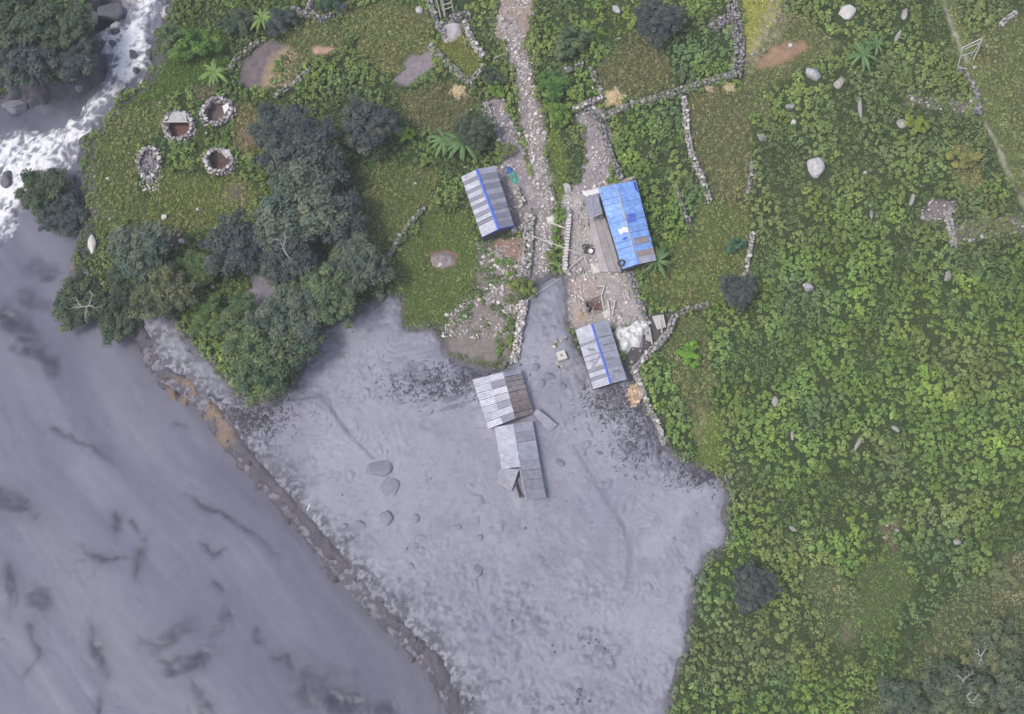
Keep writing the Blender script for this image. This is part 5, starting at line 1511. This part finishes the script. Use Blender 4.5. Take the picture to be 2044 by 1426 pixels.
SLATE = (0.93, 0.97, 1.1); GREYG = (1.32, 1.4, 1.3); GREEN = (1.28, 1.48, 0.95); OLIVE = (1.5, 1.4, 0.95); DKGREEN = (0.95, 1.08, 0.85)
PALEG = (1.25, 1.3, 1.2); LEAFG = (1.25, 1.75, 0.6)
TREES = [
    (560, 262, 62, 4.0, SLATE, "dark slate tree at the upper left of the big cluster", {}),
    (610, 315, 78, 4.5, SLATE, "broad dark slate tree at the top of the big cluster", {}),
    (735, 250, 60, 4.0, SLATE, "round dark slate tree standing alone above the slanting mossy wall", {}),
    (605, 405, 85, 5.0, GREYG, "large grey-green tree in the middle of the big cluster", {}),
    (672, 440, 58, 4.2, SLATE, "dark tree on the right side of the big cluster's middle", {}),
    (560, 455, 60, 4.4, GREYG, "grey-green tree at the lower left of the cluster's largest crown", {}),
    (468, 492, 62, 4.0, SLATE, "dusky tree left of the grey boughs, above the grey puddle", {}),
    (278, 500, 60, 4.0, GREYG, "grey-green tree on the left, below the red-brown soil with stones", {}),
    (325, 582, 56, 3.2, OLIVE, "thin olive-grey tree at the mud's edge left of the clearing", {}),
    (255, 560, 45, 3.0, DKGREEN, "dark green tree between the bare-branched tree and the olive tree", {}),
    (575, 520, 58, 4.2, SLATE, "dark tree with grey leafless boughs in the cluster", {'bare': [(572, 508, 560, 480), (572, 508, 580, 520), (560, 480, 545, 478), (566, 492, 570, 470)]}),
    (712, 530, 60, 4.0, PALEG, "pale grey-green tree at the lower right of the cluster by the mossy wall", {}),
    (650, 590, 68, 4.2, GREEN, "green tree below the pale grey-green one at the mud's edge", {}),
    (575, 640, 66, 4.2, GREYG, "grey-green tree right below the grey puddle", {}),
    (595, 690, 48, 3.6, DKGREEN, "dark green tree beside the mud below the grey puddle", {}),
    (525, 715, 72, 4.5, GREEN, "lighter green tree, lowest of the cluster, overhanging the mud", {}),
    (490, 640, 50, 2.8, (1.2, 1.42, 0.85), "mid green tree left of the grey-green one below the puddle", {}),
    (425, 640, 42, 1.6, (1.3, 1.6, 0.75), "low green tree in the clearing beside the mud tongue", {}),
    (395, 540, 44, 1.5, (1.25, 1.55, 0.75), "low leafy green tree in the clearing near the lone white stone", {}),
    (165, 605, 58, 3.0, DKGREEN, "tree with pale bare boughs leaning over the mud river", {'bare': [(172, 612, 138, 616), (172, 612, 200, 614), (178, 610, 186, 590), (186, 590, 180, 582), (165, 613, 150, 596), (172, 612, 170, 640)]}),
    (235, 640, 48, 2.8, DKGREEN, "dark tree just right of the pale bare boughs above the mud river", {}),
    (85, 385, 56, 4.0, DKGREEN, "dark green tree at the stream's lower bend", {}),
    (125, 425, 48, 3.4, SLATE, "slate tree just below right of the one at the stream's lower bend", {}),
    (40, 45, 78, 4.5, DKGREEN, "large dark tree in the top left corner", {}),
    (125, 55, 62, 4.2, DKGREEN, "dark tree left of the broad purple rock at the top", {}),
    (50, 130, 64, 4.0, SLATE, "slate tree below the corner tree at the upper left", {}),
    (150, 118, 56, 3.6, SLATE, "slate tree overhanging the white water on its left", {}),
    (1505, 1172, 42, 2.2, SLATE, "lone dark round tree in the crop field right of the mud", {}),
    (1472, 580, 36, 2.2, SLATE, "small dark tree where the olive grass meets the crop field", {}),
    (1312, 42, 52, 3.0, SLATE, "dark tree at the top edge right of the path", {}),
    (945, 262, 42, 2.5, DKGREEN, "dark leafy tree beside the large banana plant above the striped roof", {}),
    (1905, 1385, 58, 2.4, (1.35, 1.42, 1.1), "grey-green tree with pale curved boughs at the lower right", {'bare': [(1930, 1390, 1936, 1402), (1936, 1402, 1946, 1406), (1930, 1390, 1938, 1382), (1942, 1398, 1954, 1388), (1912, 1348, 1922, 1360), (1922, 1360, 1940, 1346)]}),
    (1985, 1300, 58, 1.6, (1.45, 1.45, 1.05), "olive tree with faint grey boughs near the right edge below", {'bare': [(1958, 1310, 1948, 1296), (1958, 1310, 1968, 1292), (1958, 1310, 1955, 1330)]}),
    (1800, 1402, 42, 1.6, (1.2, 1.3, 1.1), "grey-green tree at the bottom edge left of the pale curved boughs", {}),
    (2020, 1405, 50, 1.8, (1.3, 1.36, 1.1), "grey-green tree in the bottom right corner", {}),
]
for px, py, r, zc, tint, label, kw in TREES:
    tree(px, py, r, zc, tint, label, **kw)
BUSHES = [
    (1042, 572, 26, 1.0, (2.0, 2.0, 0.8), "olive bush sprawling over the pale wall above the mud"),
    (1100, 512, 17, 0.7, (1.9, 2.0, 0.8), "small bush on the path beside the courtyard wall"),
    (1465, 490, 20, 0.8, (0.9, 1.5, 1.1), "small teal-green bush in the olive grass"),
    (385, 90, 46, 1.6, LEAFG, "bright green bush between the stream and the upper banana plant"),
    (340, 70, 34, 1.2, GREEN, "green bush on the right bank at the stream's top"),
    (1135, 85, 44, 1.5, GREEN, "large green bush right of the path near the top"),
    (1105, 175, 36, 1.2, (1.1, 1.7, 0.6), "green bush right of the path beside the mossy wall"),
    (1118, 225, 26, 1.0, (1.5, 2.0, 0.6), "yellow-green bush right of the path above the grass island"),
    (985, 155, 26, 1.0, DKGREEN, "dark green bush left of the path below the grass plot"),
    (990, 180, 20, 0.8, (1.7, 2.3, 0.6), "bright green bush left of the path above the stone wall"),
    (1005, 300, 22, 0.9, (1.9, 1.8, 0.9), "olive bush left of the path above the blue tarp"),
    (805, 268, 20, 0.8, (2.7, 3.2, 0.7), "lime green bush right of the lone round dark tree"),
    (560, 40, 34, 1.6, SLATE, "dark bush right of the bright upper banana plant"),
    (470, 50, 38, 1.4, DKGREEN, "dark green bush left of the bright upper banana plant"),
    (660, 5, 26, 1.2, (0.8, 1.1, 0.9), "dark bush inside the ruined stone enclosure at the top"),
    (1825, 250, 26, 0.9, (2.4, 2.4, 0.7), "yellow-green bush beside the grey boulder in the upper field"),
    (1925, 320, 30, 1.0, (2.6, 2.2, 1.0), "tan dry bush in the upper right field near the track"),
    (2000, 1160, 30, 1.0, (1.9, 1.75, 1.05), "tan dry bush near the right edge below the middle"),
    (1375, 705, 26, 0.9, (1.9, 2.8, 0.6), "bright lime bush in the crop right of the curving wall"),
    (900, 20, 0, 0, None, None),
]
for b in BUSHES:
    if b[2] == 0: continue
    tree(*b, small=True, name="bush", cat="bush", flat=0.7)

# ---- banana plants
def banana(px, py, n, L, h, mat, label):
    root = empty("banana_plant", G(px, py), label, "banana plant", "banana plants")
    beam(root, "stem", root.location, root.location + Vector((0, 0, h)), 0.12, 'banana', 0.07)
    for i in range(n + 5):
        a = 2 * math.pi * i / (n + 5) + random.uniform(-.3, .3)
        l = L * random.uniform(0.65, 1.15); w = l * 0.085
        v = []; f = []
        K = 6
        for k in range(K + 1):
            t = k / K
            x = 0.1 + l * t * (1 - 0.12 * t); z = h + l * (0.55 * t - 0.75 * t * t)
            ww = w * math.sin(math.pi * min(1, 0.12 + t * 0.88)) ** 0.7
            for s in (-1, 0, 1):
                v.append((x, s * ww, z - abs(s) * ww * 0.35))
        for k in range(K):
            for s in (0, 1):
                b = k * 3 + s; f.append((b, b + 1, b + 4, b + 3))
        o = link("leaf", mesh_py("leaf", v, f), M[mat], root); o.rotation_euler = (0, 0, a)
banana(528, 52, 9, 1.9, 1.6, 'banana_bright', "bright lime banana plant at the upper left")
banana(560, 42, 7, 1.7, 1.4, 'banana', "dull banana plant just right of the bright lime one")
banana(434, 158, 10, 1.9, 1.6, 'banana_bright', "banana plant just above the two upper stone rings")
banana(926, 303, 13, 2.6, 2.2, 'banana', "largest banana plant, above the zebra-striped roof")
banana(890, 295, 9, 2.0, 1.7, 'banana', "smaller banana plant left of the largest one")
banana(1308, 535, 9, 2.2, 1.6, 'banana', "banana plant at the lower right corner of the bright blue roof")
banana(1714, 125, 12, 2.1, 1.7, 'banana', "banana plant with pale leaves in the upper right field")
banana(1745, 100, 8, 1.6, 1.3, 'banana', "small banana plant above right of the pale-leaved one in the field")

# ---- straw heaps
def straw(px, py, r, n, label):
    p = G(px, py)
    a = rng.uniform(0, 6.28, n); q = np.sqrt(rng.uniform(0, 1, n)) * (1 + 0.3 * np.sin(a * 5 + px))
    C = np.stack([np.cos(a) * q * r, np.sin(a) * q * r, 0.5 * np.clip(1 - q, 0, 1) * r + 0.1 + rng.uniform(0, 0.12, n)], 1)
    N = np.stack([rng.normal(0, .4, n), rng.normal(0, .4, n), np.ones(n)], 1)
    g = rng.uniform(0.7, 1.2, n)[:, None]
    o = link("straw_heap", leaf_cloud("straw_heap", C, N, rng.uniform(0.15, 0.35, n), 0.16, np.array([[0.78, 0.66, 0.43]]) * g, M['leaf']))
    o.location = p
    tag(o, label, "straw heap", "straw heaps")
straw(915, 185, 0.8, 300, "small straw heap left of the path below the mossy wall")
straw(1226, 197, 1.05, 520, "largest straw heap, at the corner of the long stone wall")
straw(1455, 178, 0.6, 150, "scattered straw heap at the right end of the long stone wall")
straw(1412, 178, 0.5, 80, "faint straw scatter under the middle of the long stone wall")

# ------------------------------------------------------------------ ground cover, grass, gravel, debris
def veg_masks(X, Y):
    """plantable share 0..1"""
    ok = np.ones(X.shape)
    ok *= sdist(RIVER, X, Y) < 0.25
    ok *= sdist(MUD, X, Y) < 0.05 + 0.7 * np.clip(fbm(X / 0.9, Y / 0.9, 2, 34), -0.2, 1)
    ok *= ~((sdist(RIVER, X, Y) > -1.2) & (sdist(MUD, X, Y) > -1.6))
    for l, w, c in PATHS: ok *= (w - pdist(l, X, Y) + 0.5 * fbm(X / 0.9, Y / 0.9, 3, 5) * min(1, w / 0.6)) < 0.0
    for l, w in WALL_LINES: ok *= (pdist(l, X, Y) > w * 0.42)
    for fp in HOUSE_FP: ok *= sdist(fp, X, Y) < 0.35
    for k in BARE_YARDS:
        p, c, s = YARDS[k]; ok *= (sdist(p, X, Y) + 0.9 * s * fbm(X / 1.1, Y / 1.1, 3, 5)) < 0
    for (px, py, rx, ry, c, l), ct in zip(PITS, PIT_C):
        ok *= ((X - ct[0]) / (rx + .1)) ** 2 + ((Y - ct[1]) / (ry + .1)) ** 2 > 1
    ok *= ~((sdist(YARDS[2][0], X, Y) > 0) & (fbm(X / 1.2, Y / 1.2, 3, 33) < 0.15))
    for b in BOULDERS:
        c = W(b[0], b[1], 0.3); ok *= ((X - c[0]) ** 2 + (Y - c[1]) ** 2) > (0.33 * (b[2] + b[3])) ** 2
    return ok > 0.5

def jitter_grid(step):
    gx = np.arange(-62, 62, step); gy = np.arange(-38, 46, step)
    X, Y = np.meshgrid(gx, gy); X = X.ravel() + rng.uniform(-.45, .45, X.size) * step; Y = Y.ravel() + rng.uniform(-.45, .45, Y.size) * step
    px, py = PX(X, Y, 0.0)
    k = (px > -70) & (px < 2114) & (py > -70) & (py < 1496)
    return X[k], Y[k]

def zone_of(X, Y):
    """0 crop, 1 dry, 2 grass, and the zone's own leaf colour"""
    z = np.zeros(X.shape, int); c = np.zeros((len(X), 3))
    nn = fbm(X / 1.3, Y / 1.3, 3, 5) * 0.6
    for p, cc in DRY:
        m = sdist(p, X, Y) + nn > 0; z[m] = 1; c[m] = cc
    for p, cc in GRASS:
        m = sdist(p, X, Y) + nn > 0; z[m] = 2; c[m] = cc
    return z, c

def crop_colour(X, Y):
    a = fbm(X / 6, Y / 6, 3, 111); b = fbm(X / 2.2, Y / 2.2, 3, 112); d = fbm(X / 9, Y / 5, 2, 113)
    px, py = PX(X, Y, 0.0)
    c = np.tile(np.array([0.112, 0.168, 0.050]), (len(X), 1))
    c = lerp(c, (0.152, 0.218, 0.050), sstep(0.0, 0.7, b) * 0.75)
    c = lerp(c, (0.090, 0.138, 0.066), sstep(0.0, 0.6, a) * 0.8)
    c = lerp(c, (0.145, 0.155, 0.070), sstep(0.05, 0.6, -d) * 0.5)
    # left side of the village is duller, the field right of the mud brightest
    dull = 1 - sstep(600, 1300, px)
    c = lerp(c, (0.085, 0.115, 0.04), 0.45 * dull)
    up = (1 - sstep(250, 600, py)) * sstep(1400, 1700, px)
    c = lerp(c, (0.12, 0.14, 0.06), 0.45 * up)
    return c

# broad-leaved clumps
X, Y = jitter_grid(0.58)
ok = veg_masks(X, Y)
X, Y = X[ok], Y[ok]
zone, zc_ = zone_of(X, Y)
rows = np.abs(fbm(X / 2.4 + Y / 9.0, Y / 8.0, 3, 120)) * 4 - 0.75
low = sstep(0.05, 0.4, fbm(X / 2.2, Y / 5.5, 3, 122))
keep = np.where(zone == 0, rows > -0.50 - 0.3 * (rng.random(len(X)) < 0.25), np.where(zone == 1, rng.random(len(X)) < 0.8, rng.random(len(X)) < 0.2))
X, Y, zone, zc_ = X[keep], Y[keep], zone[keep], zc_[keep]
low = low[keep]
nC = len(X)
cc = crop_colour(X, Y)
cc = lerp(cc, (0.082, 0.125, 0.058), 0.65 * low)
cc = cc * (1 + 0.3 * fbm(X / 3.2, Y / 3.2, 2, 123))[:, None]
cc = np.where((zone > 0)[:, None], zc_, cc)
tan_ = sstep(0.0, 0.6, fbm(X / 1.8, Y / 1.8, 3, 160)) * (zone == 1)
cc = lerp(cc, (0.21, 0.185, 0.095), 0.65 * tan_)
grn_ = sstep(0.05, 0.5, fbm(X / 2.6, Y / 2.6, 3, 161)) * (zone > 0)
cc = lerp(cc, (0.095, 0.14, 0.05), 0.7 * grn_)
cc = cc * 2.08 * np.exp(rng.normal(0, 0.11, nC))[:, None] * np.stack([np.exp(rng.normal(0, .05, nC)), np.ones(nC), np.ones(nC)], 1)
dm_ = sdist(MUD, X, Y)
cc = lerp(cc, (0.26, 0.26, 0.275), 0.65 * sstep(-0.8, 0.25, dm_ + 0.5 * fbm(X / 0.8, Y / 0.8, 2, 35)))
szf = 0.75 + 0.55 * vnoise(X / 1.7, Y / 1.7, 150) + 0.35 * (rng.random(nC) < 0.12)
hh = szf * np.where(zone == 0, rng.uniform(0.35, 1.0, nC) * (1 + 0.35 * fbm(X / 5, Y / 5, 2, 121)) * (0.4 + 0.6 * sstep(-0.5, 0.15, rows[keep])) * (1 - 0.5 * low), rng.uniform(0.15, 0.4, nC))
rr = np.where(zone == 0, rng.uniform(0.23, 0.43, nC) * szf, rng.uniform(0.2, 0.36, nC))
zb = zground(X, Y)
per = 18
k = np.repeat(np.arange(nC), per); n = len(k)
q = rng.normal(size=(n, 3)); q[:, 2] = np.abs(q[:, 2]) * 1.1 - 0.1; q /= np.linalg.norm(q, axis=1, keepdims=True)
sh = rng.uniform(0.5, 1.05, n)
C = np.stack([X[k] + q[:, 0] * rr[k] * sh, Y[k] + q[:, 1] * rr[k] * sh, zb[k] + hh[k] * (0.35 + 0.65 * np.clip(q[:, 2], -.3, 1) * sh)], 1)
N = q + np.array([0, 0, 0.9]) + rng.normal(size=(n, 3)) * 0.3
sz = szf[k] ** 0.6 * np.where(zone[k] == 0, rng.uniform(0.10, 0.185, n) * (1 - 0.35 * low[k]), rng.uniform(0.07, 0.14, n))
asp = np.where(zone[k] == 0, 0.75, 0.45)
lc = cc[k] * rng.uniform(0.8, 1.2, n)[:, None]
o = link("ground_cover", leaf_cloud("ground_cover", C, N, sz, asp, lc, M['leaf']))
tag(o, "dense broad-leaved green crop and weeds covering the fields", "ground cover", kind="stuff")

# fine grass and weeds everywhere soil would show
X, Y = jitter_grid(0.235)
ok = veg_masks(X, Y)
X, Y = X[ok], Y[ok]
zone, zc_ = zone_of(X, Y)
keep = (zone > 0) | (rng.random(len(X)) < 0.85)
X, Y, zone, zc_ = X[keep], Y[keep], zone[keep], zc_[keep]
cc = np.where((zone > 0)[:, None], zc_, crop_colour(X, Y) * 0.58)  # crop filler colour darkened, painting shade into the gaps between clumps
n = len(X)
patch = 1 + 0.28 * fbm(X / 1.5, Y / 1.5, 3, 130)
cc = cc * (1.7 * patch * np.exp(rng.normal(0, 0.2, n)))[:, None]
dryf = (rng.random(n) < np.where(zone == 1, 0.10, 0.012))
cc = np.where(dryf[:, None], np.array([0.40, 0.34, 0.18]) * rng.uniform(0.7, 1.2, n)[:, None], cc)
C = np.stack([X, Y, zground(X, Y) + rng.uniform(0.05, 0.22, n)], 1)
N = np.stack([rng.normal(0, .55, n), rng.normal(0, .55, n), np.ones(n)], 1)
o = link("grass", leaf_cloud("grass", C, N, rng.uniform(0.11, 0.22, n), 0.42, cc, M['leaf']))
tag(o, "short olive and green grass between the walls and over the beds", "grass", kind="stuff")

# gravel on paths and yards
P = []
X = rng.uniform(-12, 18, 100000); Y = rng.uniform(2, 46, 100000)
m = np.zeros(len(X))
for l, w, c in PATHS: m = np.maximum(m, sstep(-0.5, 0.3, w - pdist(l, X, Y)))
for kk in (0, 1, 2, 4): m = np.maximum(m, 1.1 * sstep(-0.3, 0.3, sdist(YARDS[kk][0], X, Y)))
m = m * (0.12 + 0.6 * np.exp(-(pdist(PATHS[1][0], X, Y) / 0.55) ** 2) + 0.75 * sstep(0.0, 0.5, fbm(X / 1.3, Y / 1.3, 3, 140)))
for fp in HOUSE_FP: m = m * (sdist(fp, X, Y) < 0)
m = m * (sdist(MUD, X, Y) < -0.2)
kp = rng.random(len(X)) < m * 0.7
X, Y = X[kp], Y[kp]; n = len(X)
S = np.exp(rng.normal(-2.5, 0.45, n)).clip(0.035, 0.26)
g = (rng.uniform(0.6, 1.1, n) + 0.5 * (rng.random(n) < 0.3))[:, None]
o = link("gravel", stones_mesh("gravel", np.stack([X, Y, zground(X, Y) + S * 0.3], 1), S, np.array([[0.50, 0.465, 0.45]]) * g), M['stone_attr'])
tag(o, "loose pale stones littering the path and yards", "gravel", kind="stuff")

# pale stones strewn through the fields and rubble patches
X = rng.uniform(-55, 55, 2600); Y = rng.uniform(-34, 42, 2600)
px, py = PX(X, Y, 0.0)
ok = veg_masks(X, Y)
prob = 0.02 + 0.35 * ((px > 160) & (px < 520) & (py > 160) & (py < 520)) + 0.03 * (py < 500)
kp = ok & (rng.random(len(X)) < prob)
X, Y = X[kp], Y[kp]
for kk, cnt in ((12, 90), (13, 70), (14, 80), (15, 25), (11, 70), (21, 40), (23, 10)):
    p = YARDS[kk][0]; lo, hi = p.min(0), p.max(0)
    x = rng.uniform(lo[0], hi[0], cnt); y = rng.uniform(lo[1], hi[1], cnt)
    i = sdist(p, x, y) > -0.1; X = np.concatenate([X, x[i]]); Y = np.concatenate([Y, y[i]])
n = len(X)
S = np.exp(rng.normal(-2.1, 0.4, n)).clip(0.06, 0.26)
g = rng.uniform(0.6, 1.25, n)[:, None]
o = link("field_stones", stones_mesh("field_stones", np.stack([X, Y, zground(X, Y) + S * 0.6 + 0.08], 1), S, np.array([[0.47, 0.445, 0.42]]) * g), M['stone_attr'])
tag(o, "small pale stones strewn through the grass and rubble patches", "stones", kind="stuff")

# debris stuck in the mud: clods, sticks and leaves
X = rng.uniform(-42, 22, 14000); Y = rng.uniform(-38, 9, 14000)
px, py = PX(X, Y, 0.0)
w = np.zeros(len(X))
for cx, cy, rx, ry, a in WET:
    q = np.sqrt(((px - cx) / rx) ** 2 + ((py - cy) / ry) ** 2); w = np.maximum(w, a * (1 - sstep(0.4, 1.1, q)))
w = np.maximum(w, 0.9 * sstep(-2.2, -0.4, sdist(RIVER, X, Y)))
dr_ = sdist(RIVER, X, Y); dm_ = sdist(MUD, X, Y)
dk_ = 1 - 0.45 * np.clip(w, 0, 1)
zz_ = np.where(dr_ > -0.3, zground(X, Y), zmud(X, Y))
w = np.clip((w - 0.6) * 2.0, 0, 1)
kp = (((dm_ > 0.0) & (dr_ < 0.0) & (rng.random(len(X)) < 0.008 + 0.5 * w)) | ((dm_ > -3.2) & (dr_ > -0.5) & (dr_ < 2.6) & (px > 280) & (rng.random(len(X)) < 0.25))) & (rng.random(len(X)) < 0.9)
for fp in HOUSE_FP: kp &= sdist(fp, X, Y) < 0
X, Y = X[kp], Y[kp]; n = len(X)
S = np.exp(rng.normal(-2.25, 0.45, n)).clip(0.05, 0.34)
g = rng.uniform(0.7, 1.15, n)[:, None]
o = link("mud_debris", stones_mesh("mud_debris", np.stack([X, Y, zz_[kp] + S * 0.15], 1), S, np.array([[0.215, 0.21, 0.255]]) * g * dk_[kp][:, None], 0.6), M['stone_attr'])
tag(o, "dark clods and debris stuck in the grey mud", "debris", kind="stuff")
# flattened twigs in the black debris and by the wrecked roofs
n = 4200
sel = rng.integers(0, 6, n)
cx = np.array([1290, 870, 1400, 1230, 960, 510])[sel] + rng.normal(0, 1, n) * np.array([34, 60, 34, 36, 30, 40])[sel]
cy = np.array([870, 765, 948, 800, 745, 830])[sel] + rng.normal(0, 1, n) * np.array([38, 22, 14, 22, 14, 22])[sel]
w3 = W(cx, cy, 0.0); kp = (sdist(MUD, w3[:, 0], w3[:, 1]) > -0.1) & (sdist(RIVER, w3[:, 0], w3[:, 1]) < -0.3)
for fp in HOUSE_FP: kp &= sdist(fp, w3[:, 0], w3[:, 1]) < 0
w3 = w3[kp]; n = len(w3)
C = np.stack([w3[:, 0], w3[:, 1], zmud(w3[:, 0], w3[:, 1]) + 0.06], 1)
N = np.stack([rng.normal(0, .3, n), rng.normal(0, .3, n), np.ones(n)], 1)
o = link("twigs", leaf_cloud("twigs", C, N, rng.uniform(0.15, 0.5, n), 0.10, np.array([[0.13, 0.125, 0.15]]) * rng.uniform(0.5, 1.5, n)[:, None], M['leaf']))
tag(o, "mud-coated twigs and stalks flattened in the mud", "twigs", kind="stuff")

# ------------------------------------------------------------------ thin haze between the drone and the ground
hz = [(x, y, z) for z in (-7.0, 140.0) for x, y in ((-1300, -1300), (1300, -1300), (1300, 1300), (-1300, 1300))]
me = mesh_py("haze", hz, [(3, 2, 1, 0), (4, 5, 6, 7), (0, 1, 5, 4), (1, 2, 6, 5), (2, 3, 7, 6), (3, 0, 4, 7)])
hm = bpy.data.materials.new("thin_haze"); hm.use_nodes = True
hn = hm.node_tree; hn.nodes.clear()
ho = hn.nodes.new("ShaderNodeOutputMaterial"); hv = hn.nodes.new("ShaderNodeVolumePrincipled")
hv.inputs["Color"].default_value = (0.93, 0.95, 1.0, 1)
hv.inputs["Density"].default_value = 0.00045
hn.links.new(hv.outputs[0], ho.inputs["Volume"])
me.materials.append(hm)
tag(link("haze", me), "thin pale haze filling the air", "haze", kind="stuff")
